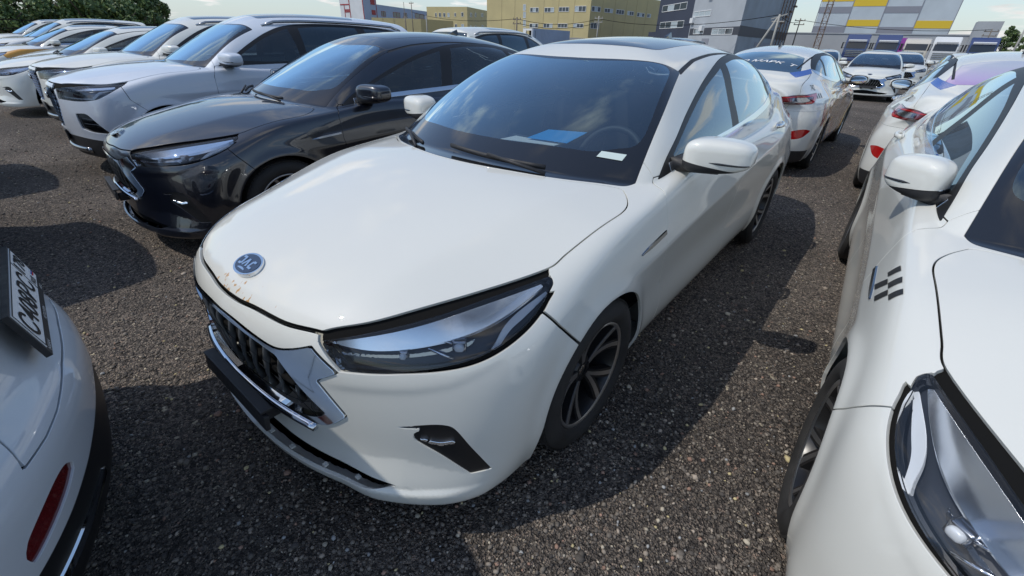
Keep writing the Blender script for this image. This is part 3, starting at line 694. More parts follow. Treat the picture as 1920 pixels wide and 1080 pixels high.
    lowblk,M,_=take(M,lambda V:np.minimum(np.minimum(.34-V[:,2],-3.35-V[:,0]),.2+V[:,2]))
    def rbl(V): return np.minimum(np.minimum(-3.14-V[:,0],.80-V[:,2]),1)
    rbump,M=tk(rbl,.004,M)
    shell=M
    seals=cat(*seals); seals=off(seals,-.014)
    O=lambda n,m,mat,par=root: bmesh_obj(n,m,mat,par)
    hoodo=O('hood',both(rim(hood)),WHITE)
    O('windscreen_border',both(rim(wsb,.006)),GLOSSB); O('windscreen',both(wsg),GLASSW)
    O('body_shell',both(rim(shell)),WHITE); O('seals',both(seals),SEAL)
    bumpo=O('front_bumper',both(rim(bumper)),WHITE)
    ch=setel(rim(off(chrome,.005),.02),31); O('grille_frame',both(ch),CHROME,bumpo)
    bm=bmesh.new(); pts=[]
    for yy in np.linspace(-.405,.405,31):
        zz=.437-.022*(abs(yy)/.4)**2; xf=float(ck.F(np.array([abs(yy)]),np.array([zz]))[0]); pts.append((xf+.006,yy,zz))
    bm_tube(bm,pts,.017,10,.75); mesh_obj('grille_lower_bar',bm,CHROME,bumpo)
    # recess behind grille, intake, fog
    O('grille_recess',both(off(rim(hole,.0),-.055)),SEAL,bumpo)
    O('lower_intake',both(cat(off(intake,-.05))),SEAL,bumpo)
    for s in(1,-1):
        fx=(lambda m:m) if s==1 else mir
        O('fender',fx(rim(fender)),WHITE)
        fdo=O('front_door',fx(rim(fdoor)),WHITE); rdo=O('rear_door',fx(rim(rdoor)),WHITE)
        O('window_trim',fx(rim(off(belt,.003),.01)),CHROME)
        O('window_frame',fx(rim(dlo,.006)),FRAME)
        O('side_window',fx(g1),GLASST,fdo); O('side_window',fx(g2),GLASST,rdo); O('quarter_window',fx(g3),GLASST)
        O('roof_strip',fx(off(rst,-.004)),PLAST)
        fo=O('fog_recess',fx(rim(off(fog,-.005),.03)),FRAME,bumpo)
        bl_,_,_=take(fog,fld('f',[(.735,.459,1),(.79,.441),(.836,.447,1),(.836,.437,1),(.79,.429),(.74,.450)])); O('fog_blade',fx(tiltn(rim(off(bl_,.002),.008),.3)),BLADE,bumpo)
        h=O('headlight',fx(off(rim(hl,.04),-.0)),LENS)
        i1=off(hl,-.055); O('lamp_housing',fx(i1),LAMPIN,h)
        up_,_,_=take(hl,fld('f',[(.472,.722,1),(.60,.748),(.80,.778),(.982,.799),(1.168,.821,1),(1.06,.790),(.94,.762),(.80,.740),(.62,.718)])); O('reflector_blade',fx(setel(rim(off(up_,-.012),.02),27)),BLADE,h)
        d_,_,_=take(hl,fld('f',[(1.155,.806,1),(1.04,.778),(.985,.755),(.955,.722),(.935,.700,1),(.960,.702,1),(.980,.728),(1.01,.750),(1.06,.768),(1.158,.801,1)])); O('light_guide',fx(setel(rim(off(d_,-.022),.012),30)),DRL,h)
        d_,_,_=take(hl,fld('f',[(.500,.696,1),(.70,.712),(.86,.735),(.90,.745,1),(.87,.728),(.70,.704),(.505,.690,1)],4)); O('reflector_blade',fx(setel(rim(off(d_,-.030),.012),22)),DCHROME,h)
        def rpt(s_,z_,dep):
            a_=s_/1.2; lo_,hi_=.2,1.6
            for _ in range(26):
                m_=(lo_+hi_)/2
                if ck.val(np.array([-.3+m_*math.cos(a_)]),np.array([m_*math.sin(a_)]),np.array([z_]))[0]<0: lo_=m_
                else: hi_=m_
            return Vector((-.3+(lo_-dep)*math.cos(a_),(lo_-dep)*math.sin(a_)*s,z_))
        for s0,z0,w0,h0 in((.69,.700,.026,.024),(.845,.716,.040,.034)):
            p_=rpt(s0,z0,.034); q_=Vector((p_.x+.3,p_.y,0)).to_track_quat('X','Z').to_euler()
            bm=bmesh.new(); bm_box(bm,p_,(.030,w0,h0),rot=q_,bev=.006,seg=3); mesh_obj('projector_bezel',bm,DCHROME,h,angle=40)
            bm=bmesh.new(); superell(bm,(0,0,0),(.010,w0*.36,h0*.36),.8,.6,16,10); M_=Matrix.Translation(rpt(s0,z0,.018))@q_.to_matrix().to_4x4()
            for v in bm.verts: v.co=M_@v.co
            mesh_obj('projector_lens',bm,DRL,h)
        bm=bmesh.new(); bm_tube(bm,[rpt(.755,.742,.028),rpt(.80,.728,.026),rpt(.83,.722,.022)],.0035,6); mesh_obj('lamp_fin',bm,CHROME,h)
        bm=bmesh.new(); bm_tube(bm,[rpt(.755,.712,.028),rpt(.80,.698,.026),rpt(.83,.690,.022)],.0035,6); mesh_obj('lamp_fin',bm,CHROME,h)
        # tail lamp
        t_=O('tail_light',fx(rim(tl,.02)),REDD)
        z,_,_=take(tl,fld('r',[(.80,.980,1),(.97,.988,1),(.86,.895,1),(.74,.885,1),(.72,.895,1),(.80,.91,1),(.85,.955,1),(.80,.965,1)],2)); O('lamp_glow_strip',fx(off(z,.002)),REDL,t_)
        z,_,_=take(tl,fld('r',[(.45,.958,1),(.80,.974,1),(.80,.962,1),(.45,.948,1)],2)); O('lamp_glow_strip',fx(off(z,.002)),REDL,t_)
        z,_,_=take(tl,fld('r',[(.55,.945,1),(.79,.955,1),(.765,.915,1),(.70,.90,1),(.55,.898,1)],2)); O('reversing_lamp',fx(off(z,.002)),DCHROME,t_)
        O('reflector',fx(rim(refl,.015)),REDL)
        # handles
        from mathutils import Euler
        for dob,hx,hz in((fdo,-1.43,.925),(rdo,-2.50,.975)):
            yy=float(ck.side(np.array([hx]),np.array([hz]))[0])
            bm=bmesh.new(); superell(bm,(hx,(yy-.002)*s,hz),(.085,.008,.030),.8,.9,24,12); mesh_obj('handle_bowl',bm,WHITE,dob)
            bm=bmesh.new(); bm_tube(bm,[(hx+.095*math.cos(t),(yy+.006+.026*math.sin(t))*s,hz+.006) for t in [math.pi*k/10 for k in range(11)]],.011,8,1.4); mesh_obj('door_handle',bm,CHROME if s==1 else WHITE,dob)
        # fender trim blade
        yy=float(ck.side(np.array([-.35]),np.array([.785]))[0]); 
        bm=bmesh.new(); Pp=[]
        for k in range(9):
            t=k/8; xx=-.225-.235*t; zz=.768+.020*t; Pp.append((xx,(float(ck.side(np.array([xx]),np.array([zz]))[0])+.002)*s,zz))
        rows=[]
        for k,(xx,_,zz) in enumerate(Pp):
            w_=.0105*min(1,(k+.6)/3); rows.append([bm.verts.new((xx,(float(ck.side(np.array([xx]),np.array([zz+dz]))[0])+o_)*s,zz+dz)) for dz,o_ in((w_,-.002),(w_*.7,.0045),(-w_*.6,.006),(-w_,-.002))])
        for a_,b_ in zip(rows,rows[1:]):
            for i in range(3): bm.faces.new((a_[i],a_[i+1],b_[i+1],b_[i]))
        mesh_obj('fender_trim',bm,DCHROME,root,smooth=False)
        build_mirror(root,-.735,.950,1.055,s,WHITE)
        build_wheel(root,0,.795*s,s); build_wheel(root,-wb,.80*s,s)
        for xc in(0,-wb):
            bm=wheelwell(root,xc)
            if s==-1:
                for v in bm.verts: v.co.y*=-1
            mesh_obj('wheel_arch_liner',bm,SEAL,root)
    # grille fins
    for k in range(-6,7):
        yc=k*.068; bm=bmesh.new(); pts=[]
        for j in range(9):
            t=j/8; z=.675-.215*t; yy=yc+.018*math.sin(t*math.pi*1.6)*(1 if k>=0 else -1); xf=float(ck.F(np.array([abs(yy)]),np.array([z]))[0])
            pts.append((xf-.030+.016*math.sin(t*math.pi),yy,z))
        m=.45-abs(yc)
        if abs(k)==6: pts=[p for p in pts if p[2]<.60]
        bm_tube(bm,pts,[.0065]*len(pts),6,2.0); mesh_obj('grille_fin',bm,FINM,bumpo)
    for yy in(-.42,-.27,.13,.25,.40,.52):
        bm=bmesh.new(); xf=float(ck.F(np.array([abs(yy)]),np.array([.24]))[0]); bm_box(bm,(xf-.004,yy,.240),(.014,.016,.006)); mesh_obj('lip_clip',bm,WHITE,bumpo,smooth=False)
    # horizontal bar behind fins
    bm=bmesh.new(); superell(bm,(.862,0,.56),(.01,.36,.012),.5,.5,20,8); mesh_obj('grille_bar',bm,SEAL,bumpo)
    O('sunroof',both(rim(sun,.006)),GLOSSB); O('rear_window',both(rw),GLASSD)
    tgo=O('tailgate',both(rim(tgate)),WHITE); O('rear_bumper',both(rim(rbump)),WHITE); O('rear_diffuser',both(rim(off(lowblk,-.003))),PLAST)
    O('headliner',both(off(take(shell,lambda V:V[:,2]-1.30)[0],-.025)),LINER)
    # antenna fin
    bm=bmesh.new(); zr=float(ck.roof(np.array([-2.30]),np.array([0.]))[0]); A=[(-2.22,-.01),(-2.30,.03),(-2.37,.055),(-2.385,-.01)]
    for a,b in zip(A,A[1:]): pass
    va=[[bm.verts.new((x,o*w,zr+h)) for (x,h),w in zip(A,(.004,.010,.003,.018))] for o in(-1,1)]
    bm.faces.new(va[0]); bm.faces.new(va[1][::-1])
    for i in range(4): bm.faces.new((va[0][i],va[0][(i+1)%4],va[1][(i+1)%4],va[1][i]))
    mesh_obj('antenna_fin',bm,GLOSSB,root,smooth=False)
    # wipers
    for (y0,y1,x0,x1) in((.42,-.08,0,0),(-.28,-.62,0,0)):
        bm=bmesh.new(); pts=[]
        for k in range(9):
            y=y0+(y1-y0)*k/8; z=.985+.02*k/8+(.0 if abs(y)<.45 else -.02*(abs(y)-.45)/.2)
            xx=float(ck.ws(np.array([abs(y)]),np.array([z]))[0]); pts.append((xx+.012,y,z+.018))
        bm_tube(bm,pts,.007,6,1.6)
        a=pts[4]; bm_tube(bm,[(pts[0][0]+.03,y0+.02*(1 if y0>0 else -1),pts[0][2]-.015),(a[0]+.02,a[1],a[2]+.014)],.008,6)
        mesh_obj('wiper',bm,PLAST,root)
    interior(root,ck)
    # emblem
    build_emblem(hoodo,ck)
    # empty number plate bracket
    from mathutils import Euler
    bm=bmesh.new(); bm_box(bm,(.950,.075,.432),(.016,.455,.055),rot=Euler((0,-.10,0)),bev=.005); bm_box(bm,(.940,.075,.472),(.035,.44,.010),bev=.003)
    for y in(-.1,.2): bm_box(bm,(.91,y,.40),(.06,.06,.05),bev=.01)
    mesh_obj('plate_bracket',bm,PLAST,bumpo,smooth=False)
    return root,ck
FINM=pbr('grey_fin_plastic',(.07,.075,.08),.38,coat=.5)
NAVY=pbr('navy_enamel',(.012,.02,.05),.15,coat=1)
def build_emblem(parent,ck):
    x0=.786; z0=float(ck.deck(np.array([x0]),np.array([0.]))[0]); e=1e-2
    sl=(float(ck.deck(np.array([x0+e]),np.array([0.]))[0])-float(ck.deck(np.array([x0-e]),np.array([0.]))[0]))/(2*e)
    ux=Vector((1,0,sl)).normalized(); n=Vector((-ux.z,0,ux.x)); c=Vector((x0,0,z0))+n*-.0005
    def F(u,v,h): return c+Vector((0,1,0))*u+(-ux)*v+n*(h-.05*v*v*4)
    # +u = car left, reads from the front: mirrored text run goes to -u... a reader in front of the car has +y on the right
    E=lambda a,b,m=40:[(1.1*a*math.cos(2*math.pi*i/m),1.12*b*math.sin(2*math.pi*i/m)) for i in range(m)]
    bm=bmesh.new(); bm_prism(bm,E(.060,.040),-.012,.003,F)
    o=mesh_obj('emblem',bm,CHROME,parent,angle=30)
    bm=bmesh.new(); bm_prism(bm,E(.0535,.0335),.003,.0042,F); mesh_obj('emblem_field',bm,NAVY,o,smooth=False)
    bm=bmesh.new()
    def bar(p,q,w=.0042):
        p=Vector(p);q=Vector(q);d=(q-p).normalized()*w; nn=Vector((-d.y,d.x)); bm_prism(bm,[tuple(Vector(k)*1.12) for k in (p-nn,q-nn,q+nn,p+nn)],.0042,.0062,F)
    # J A C, reader on the +x side looking back: text right = +y
    for a,b in (((-.040,.013),(-.024,.013)),((-.0255,.014),(-.022,-.010)),((-.022,-.010),(-.036,-.011)),
                ((-.013,-.012),(-.004,.014)),((-.004,.014),(.007,-.012)),
                ((.034,.012),(.020,.012)),((.020,.012),(.017,-.009)),((.017,-.009),(.036,-.010))): bar(a,b,.0036)
    mesh_obj('emblem_letters',bm,CHROME,o,smooth=False)
    bm=bmesh.new(); w=[(.022*math.cos(t),-.027+.007*math.sin(t)) for t in [math.pi*k/8 for k in range(9)]]; bm_prism(bm,w,.0042,.0055,F); mesh_obj('emblem_wave',bm,CHROME,o,smooth=False)
class SUV(J7):
    creases=False; WB=2.67; RW=.345; RA=.39; cell=.0165
    box=((-3.72,.97),(-.001,.97),(.16,1.73))
    def __init__(s):
        xs=[1.0,.6,.3,0,-.5,-1.2,-2.0,-2.67,-3.2,-3.7]
        zs=[.20,.35,.55,.72,.88,1.0,1.10,1.22]
        s.W=Tab(xs,zs,[
         [.84,.86,.87,.87,.85,.85,.85,.87,.86,.80],
         [.86,.89,.905,.905,.895,.895,.895,.905,.89,.82],
         [.86,.89,.915,.918,.90,.885,.90,.918,.90,.83],
         [.85,.885,.915,.92,.905,.897,.91,.92,.90,.83],
         [.81,.86,.895,.91,.905,.903,.908,.918,.89,.82],
         [.74,.80,.85,.88,.89,.893,.898,.90,.865,.79],
         [.64,.70,.76,.82,.855,.86,.865,.86,.82,.74],
         [.50,.56,.62,.70,.80,.81,.81,.79,.74,.68]])
        ys=[0,.2,.4,.6,.75,.9,1.05]; zf=[.15,.30,.45,.60,.75,.88,.96,1.04,1.15]
        c=[.83,.880,.895,.905,.905,.897,.868,.76,.5]; sag=np.array([0,.022,.080,.155,.240,.40,.7])
        s.F=Tab(ys,zf,[cc-sag*np.interp(z,[.6,.8,.95],[1,1.1,1.25]) for cc,z in zip(c,zf)])
        zr=[.15,.30,.45,.60,.75,.90,1.0,1.12,1.25]; c=[-3.50,-3.56,-3.60,-3.60,-3.585,-3.565,-3.57,-3.58,-3.56]; sag=np.array([0,.012,.05,.11,.19,.35,.6])
        s.Rr=Tab(ys,zr,[cc+sag for cc in c])
        s.cx=[.96,.88,.80,.70,.5,.25,0,-.25,-.5,-.9,-1.5,-2.5,-3.1,-3.5,-3.7,-3.85,-4]
        s.cz=[.84,.925,.965,.998,1.040,1.080,1.105,1.122,1.13,1.16,1.18,1.20,1.20,1.19,1.18,1.17,1.16]
        s.rx=[-.4,-.7,-.95,-1.25,-1.7,-2.2,-2.8,-3.2,-3.45,-3.6,-3.8]
        s.rz=[1.36,1.50,1.578,1.635,1.672,1.680,1.665,1.640,1.612,1.59,1.56]
        yg=[1.0,1.08,1.16,1.3,1.45,1.57,1.68]; xg=[0,-.6,-1.2,-1.8,-2.5,-3.0,-3.3,-3.6]
        s.Gt=Tab(xg,yg,[[.82,.85,.865,.87,.87,.86,.83,.76],[.80,.835,.85,.855,.852,.83,.79,.72],[.77,.805,.825,.83,.825,.80,.76,.69],[.68,.73,.765,.775,.77,.745,.705,.64],[.58,.64,.69,.705,.70,.675,.64,.58],[.50,.56,.625,.645,.64,.615,.58,.52],[.42,.48,.55,.57,.565,.54,.505,.45]])
        s.ridge=([1,.6,0,-.5,-1],[.50,.55,.66,.74,.78]); s.zc=([1,.2,-.4,-1.2,-2.0,-2.67,-3.4,-3.9],[.80,.82,.84,.86,.90,.93,.95,.95])
    def ws(s,y,z): return nat([1.0,1.1,1.2,1.3,1.4,1.5,1.6,1.7],[-.07,-.225,-.385,-.55,-.725,-.92,-1.14,-1.42],z)-(.46-.3*(z-1.07))*y*y-.03*(y/.75)**6
    def val(s,x,y,z):
        side=y-s.side(x,z); lo=smax(side,z-s.deck(x,y),.035+.065*sstep(-.3,.5,x)); lo=smax(lo,x-s.F(y,z),.11); lo=smax(lo,s.Rr(y,z)-x,.10)
        lo=smax(lo,.20+.03*sstep(.2,-.5,x)-z,.05)
        g=smax(y-s.Gt(x,z),(z-s.roof(x,y)),.10); g=smax(g,(x-s.ws(y,z))*.5,.05); g=smax(g,1.0-z,.02)
        g=smax(g,(-3.60+.42*(np.maximum(z,1.1)-1.1)+.16*y*y-x)*.9,.06)
        return smin(lo,g,.015+.06*sstep(-2.8,-3.3,x))
def build_suv(name='parked_suv',mesh=True,chrome_skid=True):
    ck=SUV(); P,T,N=extract(ck); M=(P,N,T); root=empty(name); wb=ck.WB; seals=[]
    def arch(V):
        d=np.full(len(V),-1.0)
        for xc in(0,-wb):
            r=np.sqrt((V[:,0]-xc)**2+(V[:,2]-.34)**2); d=np.maximum(d,.395-r)
        return np.minimum(d,V[:,1]-.50)
    _,M,_=take(M,arch)
    def tk(f,gap,M):
        i,o,s_=take(M,f,gap)
        if s_ is not None and len(s_[2]): seals.append(s_)
        return i,o
    up=lambda f,z:(lambda V:np.minimum(f(V),V[:,2]-z))
    clad,M,_=take(M,lambda V:np.where(V[:,1]>-1,np.interp(V[:,0],[-3.7,-3.1,-2.3,-.4,.4,.6,1.0],[.50,.46,.34,.34,.36,.40,.44])-V[:,2],-1))
    hood_f=up(fld('t',[(.845,-.02,1),(.84,.10),(.82,.25),(.765,.42,1),(.65,.60),(.46,.74),(.235,.815,1),(.10,.820),(-.10,.828),(-.30,.835),(-.42,.80),(-.44,.75,1),(-.36,.66),(-.24,.45),(-.16,.2),(-.14,-.02,1)]),.86)
    hood,M=tk(hood_f,.012,M)
    ws,M=tk(up(fld('t',[(-.15,-.05,1),(-.17,.2),(-.26,.45),(-.42,.70),(-.475,.760,1),(-.80,.700),(-1.13,.625,1),(-1.03,.40),(-.99,.142),(-.985,-.05,1)]),1.02),.003,M)
    wsg,wsb,_=take(ws,fld('t',[(-.28,-.05,1),(-.30,.2),(-.40,.5),(-.52,.68),(-.60,.70),(-.80,.665),(-1.05,.60),(-1.08,.57),(-1.0,.40),(-.96,.142),(-.955,-.05,1)]))
    dlo,M=tk(fld('s',[(-.60,1.095,1),(-.80,1.20),(-1.02,1.33),(-1.25,1.445),(-1.50,1.525),(-1.85,1.56),(-2.4,1.565),(-2.9,1.540),(-3.24,1.485,1),(-3.20,1.36),(-3.06,1.245,1),(-2.6,1.165),(-2.0,1.135),(-1.2,1.115)]),.003,M)
    g1,dlo,_=take(dlo,fld('s',[(-.80,1.155,1),(-.98,1.265),(-1.25,1.405),(-1.52,1.495,1),(-1.56,1.3),(-1.56,1.145,1),(-1.2,1.14)]))
    g2,dlo,_=take(dlo,fld('s',[(-1.66,1.505,1),(-2.0,1.53),(-2.45,1.53,1),(-2.52,1.3),(-2.54,1.185,1),(-2.1,1.165),(-1.66,1.155,1)]))
    g3,dlo,_=take(dlo,fld('s',[(-2.58,1.525,1),(-2.9,1.505),(-3.16,1.46,1),(-3.12,1.36),(-3.02,1.27,1),(-2.62,1.20,1)]))
    hl,M=tk(fld('f',[(.375,.885,1),(.55,.905),(.75,.925),(.95,.938),(1.16,.945,1),(1.08,.895),(1.0,.845),(.90,.805),(.70,.785),(.375,.790,1)]),.004,M)
    sm_,M,_=take(M,lambda V:np.minimum(fld('f',[(.30,.86,1),(.375,.885,1),(.55,.905),(.75,.925),(.95,.938),(1.16,.945,1),(1.2,1.02,1),(.6,1.0,1),(.30,.98,1)])(V),-hood_f(V)-.003)); seals.append(sm_)
    gr,M=tk(fld('f',[(-.03,.905,1),(.20,.900),(.33,.885,1),(.345,.80),(.335,.70),(.28,.58),(.225,.50,1),(-.03,.485,1)]),.003,M)
    fog,M,_=take(M,fld('f',[(.60,.665,1),(.74,.672),(.80,.640),(.88,.55),(.95,.475,1),(.74,.485),(.60,.515,1)]))
    bl=np.array([(.33,.92),(.30,.80),(.20,.70),(.10,.60)])
    bumper,M=tk(lambda V:np.where(V[:,2]>.93,-.05,V[:,0]-np.interp(V[:,2],bl[::-1,1],bl[::-1,0])),.008,M)
    side=lambda f:(lambda V:np.minimum(f(V),V[:,1]-.55))
    fdoor,M=tk(side(fld('s',[(-.58,1.10,1),(-.53,1.0),(-.52,.80),(-.56,.60),(-.62,.42),(-.62,.345,1),(-1.61,.345,1),(-1.60,.8),(-1.61,1.13,1)])),.005,M)
    rdoor,M=tk(side(fld('s',[(-1.61,1.13,1),(-1.60,.8),(-1.61,.345,1),(-2.18,.345),(-2.26,.50),(-2.36,.66),(-2.50,.80),(-2.56,1.0),(-2.56,1.175,1)])),.005,M)
    fender,M=tk(lambda V:np.minimum(V[:,0]-np.interp(V[:,2],[.3,.42,.6,.8,1.0,1.1],[-.615,-.615,-.555,-.515,-.525,-.575]),V[:,1]-.45),.004,M)
    rw,M=tk(lambda V:np.minimum(fld('y',[(-.05,1.56,1),(.45,1.55),(.53,1.52),(.60,1.25),(.56,1.20),(-.05,1.19,1)])(V),-3.2-V[:,0]),.004,M)
    tl,M=tk(fld('r',[(.35,1.08,1),(.7,1.09),(1.05,1.07,1),(.98,.98),(.80,.95),(.35,.96,1)]),.004,M)
    tg,M=tk(lambda V:np.minimum(np.minimum(-3.25-V[:,0],V[:,2]-.72),.60-V[:,1]),.006,M)
    rb,M=tk(lambda V:np.minimum(-3.05-V[:,0],.86-V[:,2]),.004,M)
    sun,M=tk(lambda V:np.minimum(fld('t',[(-1.25,-.05,1),(-1.27,.38),(-1.32,.42),(-2.5,.42),(-2.56,.38),(-2.58,-.05,1)])(V),V[:,2]-1.5),.006,M)
    O=lambda n,m,mat,par=root: bmesh_obj(n,m,mat,par)
    O('hood',both(rim(hood)),WHITE); O('windscreen_border',both(rim(wsb,.006)),GLOSSB); O('windscreen',both(wsg),GLASSW)
    O('body_shell',both(rim(M)),WHITE); O('seals',both(off(cat(*seals),-.014)),SEAL); O('lower_cladding',both(rim(off(clad,.002))),PLAST)
    bo=O('front_bumper',both(rim(bumper)),WHITE)
    O('grille_back',both(off(rim(gr,.01),-.05)),SEAL,bo)
    # diamond mesh grille
    if mesh:
        bm=bmesh.new(); inside=fld('f',[(-.03,.900,1),(.20,.895),(.325,.88,1),(.338,.80),(.328,.70),(.272,.585),(.22,.508,1),(-.03,.493,1)])
        def pt(s_,z):
            a=s_/1.2; lo_,hi_=.2,1.5
            for _ in range(24):
                m=(lo_+hi_)/2; x=-.3+m*math.cos(a); y=m*math.sin(a)
                if ck.val(np.array([x]),np.array([abs(y)]),np.array([z]))[0]<0: lo_=m
                else: hi_=m
            m=lo_-.018; return (-.3+m*math.cos(a),m*math.sin(a),z)
        pit=.054
        for i in range(-9,10):
            for j in range(0,13):
                s0=i*pit+(j%2)*pit/2; z0=.49+j*.035
                for ds in(-pit/2,pit/2):
                    s1=s0+ds; z1=z0+.035; p=pt((s0+s1)/2,(z0+z1)/2); q=np.array([[p[0],abs(p[1]),p[2]]])
                    if inside(q)[0]>0: bm_tube(bm,[pt(s0,z0),pt(s1,z1)],.0065,4)
        mesh_obj('grille_mesh',bm,DCHROME,bo,smooth=False)
        bm=bmesh.new(); superell(bm,(pt(0,.80)[0]+.014,0,.80),(.012,.07,.035),.7,1,20,8); mesh_obj('emblem',bm,CHROME,bo)
    for s in(1,-1):
        fx=(lambda m:m) if s==1 else mir
        O('fender',fx(rim(fender)),WHITE); fdo=O('front_door',fx(rim(fdoor)),WHITE); rdo=O('rear_door',fx(rim(rdoor)),WHITE)
        O('window_frame',fx(rim(dlo,.006)),FRAME); O('side_window',fx(g1),GLASST,fdo); O('side_window',fx(g2),GLASSD,rdo); O('quarter_window',fx(g3),GLASSD)
        O('fog_recess',fx(rim(off(fog,-.015),.03)),GLOSSB,bo)
        for q in([(.66,.625,1),(.80,.62,1),(.83,.60,1),(.66,.60,1)],[(.66,.57,1),(.85,.565,1),(.88,.545,1),(.66,.545,1)]):
            d_,_,_=take(fog,fld('f',q,2)); O('fog_blade',fx(rim(off(d_,-.006),.01)),DCHROME,bo)
        h=O('headlight',fx(rim(hl,.03)),LENS); O('lamp_housing',fx(off(hl,-.05)),LAMPG,h)
        d_,_,_=take(hl,fld('f',[(.40,.875,1),(.75,.912,1),(1.10,.932,1),(1.03,.915,1),(.75,.895,1),(.40,.865,1)],3)); O('light_guide',fx(setel(rim(off(d_,-.015),.01),30)),BLADE,h)
        d_,_,_=take(hl,fld('f',[(1.04,.905,1),(.93,.89,1),(.86,.825,1),(.74,.815,1),(.40,.812,1),(.40,.802,1),(.76,.803,1),(.88,.81,1),(.95,.875,1)],3)); O('light_guide',fx(rim(off(d_,-.022),.01)),DRL,h)
        d_,_,_=take(hl,fld('f',[(.60,.865,1),(.70,.875,1),(.76,.85,1),(.72,.825,1),(.61,.825,1)],4)); O('projector_lens',fx(rim(off(d_,-.03),.02)),GLOSSB,h)
        O('tail_light',fx(rim(tl,.02)),REDD)
        for dob,hx,hz in((fdo,-1.44,1.02),(rdo,-2.40,1.05)):
            yy=float(ck.side(np.array([hx]),np.array([hz]))[0]); bm=bmesh.new()
            bm_tube(bm,[(hx+.095*math.cos(t),(yy+.004+.028*math.sin(t))*s,hz+.006) for t in [math.pi*k/8 for k in range(9)]],.012,8,1.3); mesh_obj('door_handle',bm,WHITE,dob)
        build_mirror(root,-.70,.985,1.165,s,WHITE,1.05)
        build_wheel(root,0,.80*s,s,R=.345,w=.215,rr=.235); build_wheel(root,-wb,.80*s,s,R=.345,w=.215,rr=.235)
        for xc in(0,-wb):
            bm=wheelwell(root,xc,r=.41,z=.345)
            if s==-1:
                for v in bm.verts: v.co.y*=-1
            mesh_obj('wheel_arch_liner',bm,SEAL,root)
        # roof rail
        bm=bmesh.new(); pts=[]
        for k in range(14):
            t=k/13; xx=-1.25-1.95*t; yy=.595-.02*abs(t-.4); zz=float(ck.roof(np.array([xx]),np.array([yy]))[0]); pts.append((xx,yy*s,zz+(.028 if 0<k<13 else -.005)))
        bm_tube(bm,pts,.014,8,1.2); mesh_obj('roof_rail',bm,DCHROME,root)
    bm=bmesh.new(); pts=[(ck_x,yy,.285) for yy,ck_x in [(y,float(ck.F(np.array([abs(y)]),np.array([.285]))[0])+.006) for y in np.linspace(-.55,.55,15)]]
    bm_tube(bm,pts,.02,8,1.5); mesh_obj('skid_strip',bm,DCHROME,bo)
    O('rear_window',both(rw),GLASSD); O('tailgate',both(rim(tg)),WHITE); O('rear_bumper',both(rim(rb)),WHITE); O('sunroof',both(rim(sun,.006)),GLOSSB)
    O('headliner',both(off(take(M,lambda V:V[:,2]-1.42)[0],-.03)),LINER)
    interior(root,ck,0,.16)
    bm=bmesh.new(); bm_box(bm,(.885,0,.42),(.015,.52,.11),bev=.004); mesh_obj('plate_bracket',bm,PLAST,bo,smooth=False)
    return root,ck
